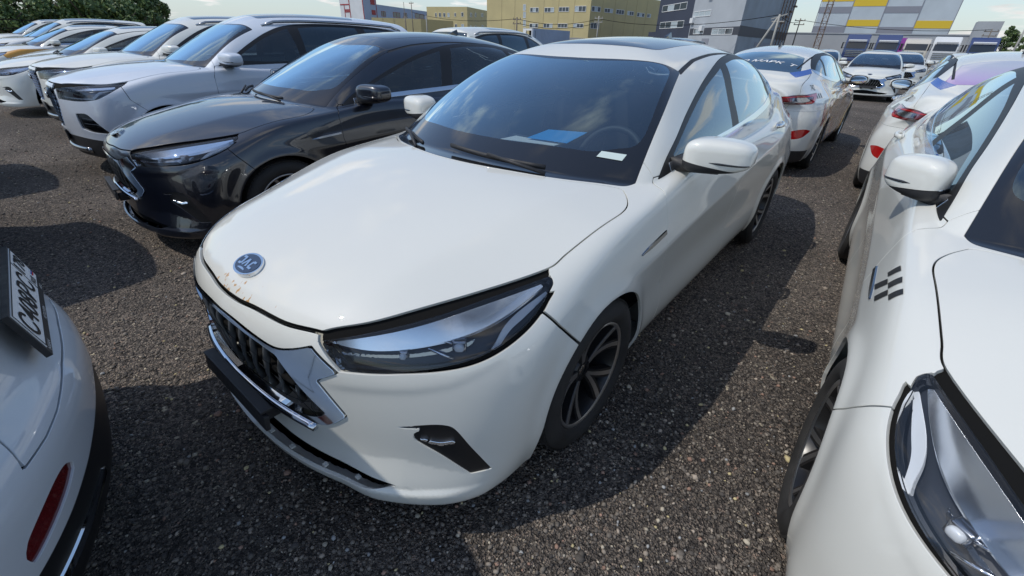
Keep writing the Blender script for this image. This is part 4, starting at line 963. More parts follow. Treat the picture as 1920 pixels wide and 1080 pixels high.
# ---------------- ground ----------------
rng=np.random.default_rng(7)
def ground_mat(name):
    m,nt,b=newmat(name); L=nt.links.new; tc=nt.nodes.new('ShaderNodeTexCoord'); b.inputs['Roughness'].default_value=.92; b.inputs['Specular IOR Level'].default_value=.25
    def vor(s,feat='F1'):
        v=nt.nodes.new('ShaderNodeTexVoronoi'); v.inputs['Scale'].default_value=s; v.feature=feat; L(tc.outputs['Object'],v.inputs['Vector']); return v
    v1,v2,v3=vor(155),vor(66),vor(19)
    def ramp(src,stops):
        r=nt.nodes.new('ShaderNodeValToRGB'); r.color_ramp.interpolation='CONSTANT'
        while len(r.color_ramp.elements)<len(stops): r.color_ramp.elements.new(.5)
        for e,(p,c) in zip(r.color_ramp.elements,stops): e.position=p; e.color=(*c,1)
        L(src,r.inputs[0]); return r
    def sep(v):
        s=nt.nodes.new('ShaderNodeSeparateColor'); L(v.outputs['Color'],s.inputs[0]); return s.outputs[0]
    D=[(0,(.026,.024,.023)),(.25,(.045,.041,.038)),(.5,(.070,.064,.058)),(.72,(.10,.089,.078)),(.86,(.14,.12,.105)),(.945,(.15,.125,.105)),(.975,(.22,.20,.165))]
    r1=ramp(sep(v1),D); r2=ramp(sep(v2),[(0,(.030,.028,.027)),(.3,(.056,.051,.047)),(.6,(.088,.080,.072)),(.85,(.125,.11,.095)),(.955,(.16,.13,.11)),(.985,(.26,.24,.19))])
    n=nt.nodes.new('ShaderNodeTexNoise'); n.inputs['Scale'].default_value=28; n.inputs['Detail'].default_value=4; L(tc.outputs['Object'],n.inputs['Vector'])
    g=nt.nodes.new('ShaderNodeMath'); g.operation='GREATER_THAN'; L(n.outputs[0],g.inputs[0]); g.inputs[1].default_value=.52
    mx=nt.nodes.new('ShaderNodeMix'); mx.data_type='RGBA'; L(g.outputs[0],mx.inputs['Factor']); L(r1.outputs[0],mx.inputs['A']); L(r2.outputs[0],mx.inputs['B'])
    big=nt.nodes.new('ShaderNodeTexNoise'); big.inputs['Scale'].default_value=.9; big.inputs['Detail'].default_value=7; L(tc.outputs['Object'],big.inputs['Vector'])
    mr=nt.nodes.new('ShaderNodeMapRange'); mr.inputs[1].default_value=.3; mr.inputs[2].default_value=.7; mr.inputs[3].default_value=1.6; mr.inputs[4].default_value=2.7; L(big.outputs[0],mr.inputs[0])
    sv=nt.nodes.new('ShaderNodeVectorMath'); sv.operation='SCALE'; L(mx.outputs['Result'],sv.inputs[0]); L(mr.outputs[0],sv.inputs['Scale']); pn=nt.nodes.new('ShaderNodeTexNoise'); pn.inputs['Scale'].default_value=.28; pn.inputs['Detail'].default_value=5; L(tc.outputs['Object'],pn.inputs['Vector']); pr=nt.nodes.new('ShaderNodeMapRange'); pr.inputs[1].default_value=.4; pr.inputs[2].default_value=.62; pr.inputs[3].default_value=.82; pr.inputs[4].default_value=1.18; L(pn.outputs[0],pr.inputs[0]); pv=nt.nodes.new('ShaderNodeVectorMath'); pv.operation='SCALE'; L(sv.outputs[0],pv.inputs[0]); L(pr.outputs[0],pv.inputs['Scale']); sv=pv
    wm=nt.nodes.new('ShaderNodeVectorMath'); wm.operation='MULTIPLY'; L(sv.outputs[0],wm.inputs[0]); wm.inputs[1].default_value=(1.05,.99,.93); L(wm.outputs[0],b.inputs['Base Color'])
    a=nt.nodes.new('ShaderNodeMath'); a.operation='MULTIPLY_ADD'; L(v2.outputs['Distance'],a.inputs[0]); a.inputs[1].default_value=-1.0; L(v1.outputs['Distance'],a.inputs[2])
    bp=nt.nodes.new('ShaderNodeBump'); bp.inputs['Strength'].default_value=1; bp.inputs['Distance'].default_value=.012; L(a.outputs[0],bp.inputs['Height']); L(bp.outputs[0],b.inputs['Normal'])
    return m
GM=ground_mat('gravel_ground')
bm=bmesh.new(); bmesh.ops.create_grid(bm,x_segments=8,y_segments=8,size=700); tag(mesh_obj('gravel_ground',bm,GM,smooth=False),kind='structure')
def stones():
    t=(1+5**.5)/2; iv=np.array([(-1,t,0),(1,t,0),(-1,-t,0),(1,-t,0),(0,-1,t),(0,1,t),(0,-1,-t),(0,1,-t),(t,0,-1),(t,0,1),(-t,0,-1),(-t,0,1)],float)/1.9
    it=np.array([(0,11,5),(0,5,1),(0,1,7),(0,7,10),(0,10,11),(1,5,9),(5,11,4),(11,10,2),(10,7,6),(7,1,8),(3,9,4),(3,4,2),(3,2,6),(3,6,8),(3,8,9),(4,9,5),(2,4,11),(6,2,10),(8,6,7),(9,8,1)])
    ov=np.array([(1,0,0),(-1,0,0),(0,1,0),(0,-1,0),(0,0,1),(0,0,-1)],float); ot=np.array([(0,2,4),(2,1,4),(1,3,4),(3,0,4),(2,0,5),(1,2,5),(3,1,5),(0,3,5)])
    VV=[];TT=[];CC=[];b=0
    pal=np.array([(.040,.037,.036),(.060,.055,.051),(.085,.077,.070),(.115,.104,.092),(.15,.135,.12),(.21,.185,.16),(.19,.125,.10),(.27,.25,.21),(.33,.29,.17),(.20,.21,.22)])
    for (base,tri,n,cx,cy,sx,sy,r0,r1,pw) in ((iv,it,34000,.45,.9,1.1,1.4,.003,.0082,2.6),(iv,it,700,-.2,.6,1.6,1.8,.009,.016,2.6),(ov,ot,42000,-2.2,-.6,3.2,3.4,.0042,.010,2.2),(ov,ot,30000,-5,-4,6,5.5,.0065,.013,2.0)):
        k=len(base); P=rng.normal(size=(n,2))*np.array([sx,sy])+np.array([cx,cy]); r=r0+(r1-r0)*rng.random(n)**pw
        S=r[:,None]*(.6+.7*rng.random((n,3)))*np.array([1.15,1.15,.75]); A=rng.random(n)*6.283; J=1+.35*(rng.random((n,k,3))-.5)
        V=base[None]*J*S[:,None,:]; c,s=np.cos(A)[:,None],np.sin(A)[:,None]; X=V[...,0]*c-V[...,1]*s; Y=V[...,0]*s+V[...,1]*c
        V=np.stack([X+P[:,0:1],Y+P[:,1:2],V[...,2]+S[:,2:3]*.35],2)
        pr=np.array([.20,.22,.21,.16,.09,.05,.022,.02,.010,.018]) if r1<.011 else np.array([.16,.18,.18,.16,.12,.09,.05,.03,.012,.018]); pr=pr/pr.sum()
        col=pal[rng.choice(len(pal),n,p=pr)]*(1.35+.8*rng.random((n,1)))*np.array([1.04,1,.94])
        VV.append(V.reshape(-1,3)); TT.append((tri[None]+(np.arange(n)*k)[:,None,None]).reshape(-1,3)+b); CC.append(np.repeat(col,k,0)); b+=n*k
    V=np.concatenate(VV);T=np.concatenate(TT);Cc=np.concatenate(CC)
    me=bpy.data.meshes.new('loose_gravel'); me.vertices.add(len(V)); me.vertices.foreach_set('co',V.astype(np.float32).ravel()); me.loops.add(len(T)*3); me.loops.foreach_set('vertex_index',T.astype(np.int32).ravel()); me.polygons.add(len(T)); me.polygons.foreach_set('loop_start',np.arange(0,len(T)*3,3,dtype=np.int32)); me.update(calc_edges=True)
    ca=me.color_attributes.new('tint','FLOAT_COLOR','POINT'); ca.data.foreach_set('color',np.concatenate([Cc,np.ones((len(Cc),1))],1).astype(np.float32).ravel())
    m,nt,bb=newmat('loose_stone'); at=nt.nodes.new('ShaderNodeAttribute'); at.attribute_name='tint'; nt.links.new(at.outputs['Color'],bb.inputs['Base Color']); bb.inputs['Roughness'].default_value=.85
    me.materials.append(m); o=bpy.data.objects.new('loose_gravel',me); COL.objects.link(o); tag(o,'loose grey and tan stones strewn over the lot','gravel',kind='stuff')
stones()
# ---------------- buildings ----------------
def wallmat(name,col,rough=.7,seam=None,amt=.08):
    return pbr(name,col,rough,noise=(.35,amt))
M_Y=wallmat('yellow_cladding',(.56,.47,.24)); M_B=wallmat('grey_plinth',(.28,.28,.29)); M_NV=wallmat('navy_cladding',(.045,.055,.085)); M_GR=wallmat('light_grey_cladding',(.42,.45,.48)); M_GS=wallmat('blue_grey_cladding',(.30,.34,.38),amt=.2)
M_W=wallmat('white_cladding',(.66,.68,.69)); M_YL=pbr('yellow_band',(.75,.52,.04),.6); M_GB=pbr('grey_band',(.27,.28,.32),.6); M_WG=wallmat('pale_blue_cladding',(.52,.58,.62)); M_FR=pbr('white_window_frame',(.75,.76,.76),.5)
M_RED=pbr('red_trim',(.35,.03,.03),.6); M_PANE=pbr('window_pane',(.06,.08,.10),.08,coat=0); M_PB=pbr('window_blind',(.45,.52,.55),.4); M_LB=wallmat('blue_sheet_cladding',(.36,.43,.55)); M_DK=pbr('dark_band',(.06,.065,.08),.6); M_CON=wallmat('grey_concrete',(.40,.42,.44)); M_POLE=pbr('weathered_pole',(.20,.17,.14),.85); M_CP=pbr('concrete_pole',(.38,.37,.34),.85); M_STEEL=pbr('rusty_steel',(.20,.13,.09),.7); M_ROOF=pbr('flat_roof',(.2,.2,.2),.9)
def wallbox(bm,A,B,z0,z1,th,out=0.):
    """a slab standing on the line A-B, thickness th away from the camera side"""
    A=Vector(A);B=Vector(B);e=(B-A).normalized(); n=Vector((-e.y,e.x)); c=Vector((1.2,1.4)); 
    if n.dot(c-(A+B)/2)<0: n=-n
    a0=A+n*out; b0=B+n*out; a1=A-n*(th-out); b1=B-n*(th-out)
    lo=[bm.verts.new((p.x,p.y,z0)) for p in(a0,b0,b1,a1)]; hi=[bm.verts.new((p.x,p.y,z1)) for p in(a0,b0,b1,a1)]
    bm.faces.new(lo[::-1]); bm.faces.new(hi)
    for i in range(4): bm.faces.new((lo[i],lo[(i+1)%4],hi[(i+1)%4],hi[i]))
def facebox(bm,A,B,u0,u1,z0,z1,out,th):
    A=Vector(A);B=Vector(B);e=(B-A).normalized(); wallbox(bm,A+e*u0,A+e*u1,z0,z1,th,out)
def windows(par,A,B,W,panes=3,frame=M_FR,pane=M_PANE,var=True):
    for k,(u0,u1,z0,z1) in enumerate(W):
        bm=bmesh.new(); t=.07
        facebox(bm,A,B,u0,u1,z1-t,z1,.06,.1); facebox(bm,A,B,u0,u1,z0,z0+t,.06,.1)
        n=panes if u1-u0>1 else 1
        for i in range(n+1):
            u=u0+(u1-u0-t)*i/n; facebox(bm,A,B,u,u+t,z0+t,z1-t,.06,.1)
        fo=mesh_obj('window',bm,frame,par,smooth=False)
        for i in range(n):
            bm=bmesh.new(); a=u0+(u1-u0)*i/n+t*.6; b=u0+(u1-u0)*(i+1)/n-t*.1; facebox(bm,A,B,a,b,z0+t,z1-t,.02,.05)
            mesh_obj('pane',bm,M_PB if (var and (k*3+i*5)%4==1) else pane,fo,smooth=False)
def block(name,pts,H,mats,label,cat,plinth=None):
    """prism building: pts = ground corners seen from the lot, closed behind"""
    root=empty(name,(pts[0][0],pts[0][1],0),label=label,cat=cat); root.location=(0,0,0)
    return root
def quad_building(label,cat,P,H,mat,roof=M_ROOF):
    root=empty('building',(0,0,0),label=label,cat=cat)
    for i in range(len(P)):
        a,b=Vector(P[i]),Vector(P[(i+1)%len(P)]); bm=bmesh.new()
        v=[bm.verts.new((*a,0)),bm.verts.new((*b,0)),bm.verts.new((*b,H)),bm.verts.new((*a,H))]; bm.faces.new(v); mesh_obj('wall',bm,mat[i] if isinstance(mat,list) else mat,root,smooth=False)
    bm=bmesh.new(); bm.faces.new([bm.verts.new((*p,H)) for p in P]); mesh_obj('roof',bm,roof,root,smooth=False)
    return root
# big yellow factory
A,B,C_=(-78.72,-71.19),(-80.45,-47.1),(-105.58,-43.87)
y=quad_building('large yellow clad factory with two rows of windows, tallest of the yellow buildings','factory',[A,B,C_,(-104.5,-70)],9.6,M_Y)
windows(y,A,B,[[10.91,12.91,6.31,7.1],[14.26,16.43,6.29,7.07],[17.49,19.69,6.36,7.13],[20.92,23.25,6.34,7.26],[10.93,12.97,3.69,4.42],[14.22,16.3,3.72,4.44],[17.5,19.62,3.75,4.46],[20.89,23.03,3.79,4.48]])
windows(y,A,B,[[9.23,9.87,6.59,7.66],[9.29,9.93,5.32,6.41],[9.36,10.01,3.94,5.05],[9.41,10.07,2.62,3.66]],1,pane=M_PB)
windows(y,B,C_,[[.28,3.01,6.42,7.25],[4.23,6.95,6.46,7.14],[8.06,10.75,6.39,7.18],[11.93,14.2,6.39,7.11],[15.44,18.23,6.3,7.03],[19.3,20.75,6.35,7.01],[.47,3.09,3.7,4.64]])
SEAMM=pbr('seam',(.42,.35,.2),.8)
for P_,Q_,us in ((A,B,(3.86,7.17,14.05,17.36,20.77)),(B,C_,(3.6,7.5,11.4,15,18.8))):
    for u in us: bm=bmesh.new(); facebox(bm,P_,Q_,u,u+.06,2.2,9.55,.03,.06); mesh_obj('cladding_seam',bm,SEAMM,y,smooth=False)
bm=bmesh.new(); facebox(bm,A,B,0,24.15,0,2.15,.05,.1); facebox(bm,B,C_,0,25.3,0,2.15,.05,.1); mesh_obj('plinth',bm,M_B,y,smooth=False)
# small yellow
A,B,C_=(-92.09,-105.61),(-95.14,-93.12),(-109.81,-99.43)
y=quad_building('small two storey yellow building left of the large yellow factory','building',[A,B,C_,(-106,-111)],8.65,M_Y)
windows(y,A,B,[[2.73,3.25,6.28,7.26],[3.94,4.63,6.29,7.27],[5.32,6.0,6.3,7.27],[6.68,7.36,6.31,7.28],[8.88,9.38,6.45,7.29],[11.04,11.7,6.46,7.42],[8.93,9.6,3.76,4.74],[10.95,11.78,3.79,4.77]],1)
windows(y,B,C_,[[1.94,3.55,6.48,7.45],[5.63,6.9,6.64,7.64],[10.86,12.69,6.89,7.79],[1.77,2.99,3.75,4.5],[5.5,6.78,3.85,4.62],[11.24,12.63,4.0,4.93]],1)
# low yellow hall
y=quad_building('low windowless yellow hall in front of the small yellow building','hall',[(-64.88,-92.68),(-71.32,-83.91),(-80.7,-83.51),(-76,-94)],4.85,M_Y)
for u in (2.4,4.9,7.4): bm=bmesh.new(); facebox(bm,(-64.88,-92.68),(-71.32,-83.91),u,u+.08,0,4.8,.04,.06); mesh_obj('cladding_seam',bm,SEAMM,y,smooth=False)
# white tower and long blue building
y=quad_building('white and blue office tower with red edges at far left of the skyline','tower',[(-91.56,-146.96),(-92.01,-134.71),(-99.3,-138.14),(-99,-148)],15,[M_W,M_LB,M_W,M_W])
bm=bmesh.new()
for A,B,us in (((-91.56,-146.96),(-92.01,-134.71),(5.0,11.9)),((-92.01,-134.71),(-99.3,-138.14),(7.6,))):
    for u in us: facebox(bm,A,B,u,u+.3,0,15,.08,.12)
facebox(bm,(-91.56,-146.96),(-92.01,-134.71),.3,5.0,9.6,9.9,.08,.12); facebox(bm,(-91.56,-146.96),(-92.01,-134.71),2.2,2.45,6.2,9.6,.08,.12)
facebox(bm,(-92.01,-134.71),(-99.3,-138.14),4.4,7.0,9.93,11.4,.08,.1); facebox(bm,(-92.01,-134.71),(-99.3,-138.14),4.6,7.0,7.2,8.5,.08,.1)
mesh_obj('red_trim',bm,M_RED,y,smooth=False)
bm=bmesh.new()
for i in range(5): facebox(bm,(-91.56,-146.96),(-92.01,-134.71),2.6+i*.55,2.95+i*.55,7.6,8.5,.08,.1)
mesh_obj('red_sign',bm,M_RED,y,smooth=False)
A,B=(-99.3,-138.14),(-133.81,-152.82)
y=quad_building('long low blue grey building with dark windows beside the white tower','building',[A,B,(-128,-160),(-96,-148)],10.2,M_LB)
windows(y,A,B,[[2.46,5.17,7.02,8.54],[10.06,14.92,7.1,8.7],[17.63,20.03,7.38,8.87],[26.24,33.86,7.53,9.1],[36.22,37.0,8.02,9.28]],2,frame=M_RED,var=False)
# navy / grey office
A,N1,N2=(-79.56,-33.5),(-60.6,-15.14),(-89.23,-15.41); e=(Vector(N1)-Vector(A)).normalized(); Mid=Vector(A)+e*13.09
root=quad_building('navy and light grey office block with white window bands','office block',[A,tuple(Mid),N1,N2,(-92,-33)],9.5,[M_NV,M_GR,M_GS,M_GS,M_NV])
windows(root,A,N1,[[1.49,10.73,6.0,6.91],[1.64,10.81,3.7,4.63]],4,var=True); windows(root,A,N1,[[13.62,18.52,4.88,5.56],[14.58,17.64,2.84,3.53],[19.89,25.05,2.73,3.42]],3,pane=M_PB)
bm=bmesh.new(); facebox(bm,A,N1,13.3,26.35,2.7,3.55,.02,.05); facebox(bm,N1,N2,0,28.5,2.6,3.65,.03,.06); mesh_obj('dark_band',bm,M_DK,root,smooth=False)
bm=bmesh.new(); facebox(bm,A,N1,17.6,19.56,0,2.33,.04,.08); facebox(bm,N1,N2,9,22,0,2.1,.04,.08); mesh_obj('door',bm,M_GB,root,smooth=False)
for u,z in((13.3,4.2),(17.3,6.9),(16.6,3.2)):
    bm=bmesh.new(); facebox(bm,A,N1,u,u+.9,z,z+.6,.35,.35); mesh_obj('air_conditioner',bm,M_FR,root,smooth=False)
for k in range(5):
    bm=bmesh.new(); u=19+k*2.1; facebox(bm,N1,N2,u,u+.12,0,9.3,.25,.12); facebox(bm,N1,N2,u,u+1.6,3.9+k*.8,4.1+k*.8,.3,.3); mesh_obj('duct',bm,M_STEEL,root,smooth=False)
bm=bmesh.new(); A2=Vector(A)-e*3.2; wallbox(bm,A2,Vector(A)-e*.01,0,3.3,6); mesh_obj('annex',bm,M_NV,root,smooth=False)
# striped warehouse
A,B=(-109.59,-14.89),(-110.71,5.39)
wh=quad_building('tall white warehouse with yellow and grey stripes above the long grey wall','warehouse',[A,(-110.70,4.88),(-140,4),(-139,-16)],10.2,M_WG)
cols=[-.12,4.95,9.88,14.85,19.75]; z=lambda y:{0:9.40,1:9.3,2:9.2,12:8.42,13:8.36,25:7.38,37:6.36,38:6.3,49:5.36,50:5.30,52:5.1,59:4.5,61:4.4}[y]
for c,rows in enumerate([[(M_YL,9.2,10.1),(M_GB,7.38,8.39),(M_GB,3.0,5.32)],[(M_YL,8.42,9.9),(M_YL,5.36,6.36)],[(M_GB,7.38,8.36),(M_GB,3.0,5.30)],[(M_YL,9.3,10.1),(M_YL,5.12,6.25)]]):
    for m,z0,z1 in rows:
        bm=bmesh.new(); facebox(bm,A,B,cols[c]+.06,cols[c+1]-.06,z0,z1,.03,.06); mesh_obj('stripe_panel',bm,m,wh,smooth=False)
bm=bmesh.new()
for u in cols: facebox(bm,A,B,u-.06,u+.06,0,10.15,.06,.08)
mesh_obj('panel_joint',bm,M_GB,wh,smooth=False)
# long grey wall with coping
A,B=(-97.08,-16.96),(-96.53,8.55); wl=empty('boundary_wall',label='long plain grey wall behind the parked trucks',cat='wall')
bm=bmesh.new(); wallbox(bm,A,B,0,3.8,.3); mesh_obj('wall_panel',bm,M_CON,wl,smooth=False); bm=bmesh.new(); wallbox(bm,A,B,3.803,3.95,.5,.1); mesh_obj('coping',bm,M_GR,wl,smooth=False)
bx=quad_building('grey box shaped stair house at the right end of the long wall','stair house',[(-93.62,6.93),(-93.44,9.53),(-97,9.6),(-97,6.9)],5.45,[M_CON,M_GS,M_CON,M_CON])
# ---------------- poles, masts, wires ----------------
def pole(x,y_,h,label,arms=2,mat=M_POLE,r=.12,cat='utility pole',name='utility_pole',group=None):
    t=empty(name,(x,y_,0),label=label,cat=cat,group=group); bm=bmesh.new(); bm_cyl(bm,(0,0,0),(0,0,h),r,r*.7,8); mesh_obj('pole',bm,mat,t)
    if arms:
        bm=bmesh.new()
        for k in range(arms): bm_box(bm,(0,0,h-.3-k*.5),(.1,1.4,.1))
        for k in range(arms):
            for o in(-.6,.6): bm_cyl(bm,(0,o,h-.25-k*.5),(0,o,h-.08-k*.5),.05,seg=6)
        mesh_obj('cross_arm',bm,mat,t,smooth=False)
    return t
pole(-53.3,-42.5,4.2,'thin dark pole carrying wires before the lit yellow factory wall'); pole(-66.5,-37.2,4.95,'pale pole with cross arms before the shaded yellow factory wall',mat=M_CP)
pole(-67.5,-84.5,7.7,'tall thin pole before the small yellow building, left of a pair',0,r=.07); pole(-68.6,-83.4,7.8,'tall dark pole with a head, right of a pair',1,r=.10)
pole(-57.8,-66.5,4.7,'leaning pole at the right end of the low yellow hall',0,M_CP); pole(-61.6,-77,4.9,'short dark pole before the low yellow hall',1)
pole(-88.3,8.3,4.4,'short pole with a cross arm at the right end of the wall',2,r=.08); pole(-78.5,10.2,4.6,'pale lamp post at the edge of the green tree',0,M_CP)
pole(-84,-13.2,5.4,'dark pole with one cross arm between office block and lattice mast',2,r=.1)
t=empty('braced_pole',(-57.6,-10.7,0),label='concrete utility pole with a slanted brace before the grey office',cat='utility pole'); bm=bmesh.new(); bm_cyl(bm,(0,0,0),(0,0,4.55),.13,.10,8); mesh_obj('pole',bm,M_CP,t)
bm=bmesh.new(); bm_cyl(bm,(0,-2.0,0),(0,-.1,4.3),.13,.10,8); mesh_obj('brace',bm,M_CP,t); bm=bmesh.new(); bm_box(bm,(0,0,4.35),(.1,1.5,.1),rot=Matrix.Rotation(.3,3,'X').to_euler()); bm_box(bm,(0,0,3.9),(.1,1.2,.1)); mesh_obj('cross_arm',bm,M_CP,t,smooth=False)
t=empty('lattice_mast',(-83,-9.9,0),label='rust brown lattice mast left of the striped warehouse',cat='mast'); bm=bmesh.new(); s_=.38
for a,b in((-1,-1),(-1,1),(1,-1),(1,1)): bm_cyl(bm,(a*s_,b*s_,0),(a*s_*.7,b*s_*.7,11),.035,seg=5)
for k in range(11):
    for a,b,c,d_ in((-1,-1,1,-1),(1,-1,1,1),(1,1,-1,1),(-1,1,-1,-1)): bm_cyl(bm,(a*s_,b*s_,k),(c*s_*.95,d_*s_*.95,k+1),.02,seg=4); bm_cyl(bm,(a*s_,b*s_,k),(c*s_,d_*s_,k),.018,seg=4)
mesh_obj('lattice',bm,M_STEEL,t,smooth=False)
def wire(a,b,sag,label):
    bm=bmesh.new(); bm_tube(bm,[(a[0]+(b[0]-a[0])*k/16,a[1]+(b[1]-a[1])*k/16,a[2]+(b[2]-a[2])*k/16-sag*4*(k/16)*(1-k/16)) for k in range(17)],.03,4); tag(mesh_obj('overhead_wire',bm,SEAL),label,'wire',group='overhead wires along the lot')
wire((-68.6,-83.4,6.0),(-53.3,-42.5,4.0),.8,'overhead wire sagging left of the thin dark pole'); wire((-53.3,-42.5,4.0),(-66.5,-37.2,4.6),.7,'overhead wire sagging across the lit yellow factory wall')
wire((-53.3,-42.5,3.5),(-66.5,-37.2,4.1),.7,'lower overhead wire across the lit yellow factory wall')
wire((-66.5,-37.2,4.6),(-57.6,-10.7,4.5),.9,'overhead wire from the pale pole to the braced pole'); wire((-57.6,-10.7,4.5),(-84,-13.2,5.0),.4,'overhead wire right of the braced pole')
wire((-84,-13.2,5.2),(-88.3,8.3,4.3),.6,'overhead wire strung before the striped warehouse')
# shipping container
t=empty('storage_container',(0,0,0),label='pale blue storage container with an open white end before the yellow factory',cat='container')
A,B,C_=(-46.0,-35.6),(-44.3,-32.9),(-54.3,-34.3)
bm=bmesh.new(); wallbox(bm,B,C_,.25,2.65,.12)
for k in range(28): facebox(bm,B,C_,.1+k*.35,.28+k*.35,.35,2.55,.03,.05)
mesh_obj('side_wall',bm,M_LB,t,smooth=False)
bm=bmesh.new(); e=(Vector(B)-Vector(A)).normalized(); L_=(Vector(B)-Vector(A)).length
facebox(bm,A,B,0,1.0,.25,2.65,.02,.1); facebox(bm,A,B,L_-.35,L_,.25,2.65,.02,.1); facebox(bm,A,B,1.0,L_-.35,2.45,2.65,.02,.1); mesh_obj('end_frame',bm,M_FR,t,smooth=False)
bm=bmesh.new(); facebox(bm,A,B,1.0,L_-.35,.25,2.45,-.4,.1); mesh_obj('dark_opening',bm,SEAL,t,smooth=False)
bm=bmesh.new(); bm.faces.new([bm.verts.new((*p,2.66)) for p in (A,B,C_,(-56.0,-37.0))]); mesh_obj('roof_panel',bm,M_FR,t,smooth=False)
# ---------------- trucks ----------------
M_BLUE=paint('blue_truck_paint',(.008,.035,.15),dust=.02); M_CREAM=paint('cream_truck_paint',(.62,.58,.50),dust=.15); M_TG=GLASSD
def truck(x,y_,rz,paintm,label,visor=True,H=3.35,rear=False):
    t=empty('truck_tractor',(x,y_,0),rz,label=label,cat='truck',group='trucks parked before the long wall'); wd=2.5
    prof=[(0,.55),(.02,1.0),(.04,1.75),(-.10,2.45),(-.28,2.75),(-.75,H),(-1.9,H+.05),(-2.2,H-.2),(-2.25,.9),(-2.25,.55)]
    bm=bmesh.new(); bm_prism(bm,prof,-wd/2,wd/2,lambda u,v,h:(u,h,v)); bmesh.ops.bevel(bm,geom=bm.edges[:],offset=.06,segments=2,affect='EDGES'); mesh_obj('cab',bm,paintm,t,angle=40)
    bm=bmesh.new(); bm_prism(bm,[(.055,1.72),(-.085,2.42),(-.095,2.42),(.03,1.72)],-wd/2+.18,wd/2-.18,lambda u,v,h:(u,h,v)); mesh_obj('windscreen',bm,GLOSSB,t,smooth=False)
    bm=bmesh.new()
    for k in range(4): bm_box(bm,(.045,0,.85+k*.2),(.05,1.9,.12),bev=.02)
    mesh_obj('grille',bm,DCHROME,t,smooth=False)
    bm=bmesh.new(); bm_box(bm,(.05,0,.45),(.3,2.48,.4),bev=.06); mesh_obj('bumper',bm,paintm,t)
    for o in(-1,1):
        bm=bmesh.new(); bm_box(bm,(.21,o*.95,.5),(.03,.4,.18),bev=.01); mesh_obj('headlight',bm,DRL,t,smooth=False)
        bm=bmesh.new(); bm_box(bm,(.02,o*1.52,2.05),(.12,.16,.75),bev=.04); bm_box(bm,(-.03,o*1.38,2.35),(.05,.3,.04)); bm_box(bm,(-.03,o*1.38,1.8),(.05,.3,.04)); mesh_obj('wing_mirror',bm,PLAST,t,smooth=False)
        bm=bmesh.new(); bm_box(bm,(-1.0,o*(wd/2+.01),2.1),(.8,.03,.65),bev=.01); mesh_obj('side_window',bm,GLOSSB,t,smooth=False)
        for xx in(-1.3,-4.4):
            bm=bmesh.new(); bm_cyl(bm,(xx,o*.85,.5),(xx,o*1.2,.5),.5,seg=20); mesh_obj('wheel',bm,RUBBER,t,smooth=False)
    bm=bmesh.new(); bm_box(bm,(-3.6,0,.75),(3.4,.9,.25)); mesh_obj('chassis',bm,SEAL,t,smooth=False)
    if visor:
        bm=bmesh.new(); bm_box(bm,(.05,0,2.62),(.22,2.0,.22),bev=.04,rot=Matrix.Rotation(.3,3,'Y').to_euler()); mesh_obj('sun_visor',bm,M_FR,t,smooth=False)
    return t
truck(-78.0,-4.75,.03,M_BLUE,'blue truck cab with a white sun visor, leftmost before the long wall'); truck(-78.2,-1.50,.02,M_BLUE,'blue truck cab with a white sun visor, next to the purple banner trailer')
truck(-78.6,1.45,.0,M_CREAM,'cream truck cab with a brown roof deflector between blue and white cabs',visor=False,H=3.0); truck(-78.2,4.2,.0,M_W,'white high roof truck cab right of the cream one',visor=True,H=3.2); truck(-78.2,7.5,0,M_BLUE,'blue truck cab, rightmost before the long wall',H=3.2)
t=empty('curtain_trailer',(-82.5,.1,0),label='trailer with a purple and blue printed side behind the truck cabs',cat='trailer'); bm=bmesh.new(); bm_box(bm,(0,0,1.95),(.3,2.5,2.3)); M_PUR=pbr('purple_print',(.38,.08,.42),.5); mesh_obj('side_panel',bm,M_PUR,t,smooth=False)
bm=bmesh.new(); bm_box(bm,(-4,0,1.9),(7.6,2.45,2.2)); mesh_obj('box_body',bm,M_LB,t,smooth=False)
bm=bmesh.new()
for o in(-1,1): bm_cyl(bm,(-2,o*.8,.5),(-2,o*1.2,.5),.5,seg=16); bm_cyl(bm,(-.8,o*.8,.5),(-.8,o*1.2,.5),.5,seg=16)
mesh_obj('wheel',bm,RUBBER,t)
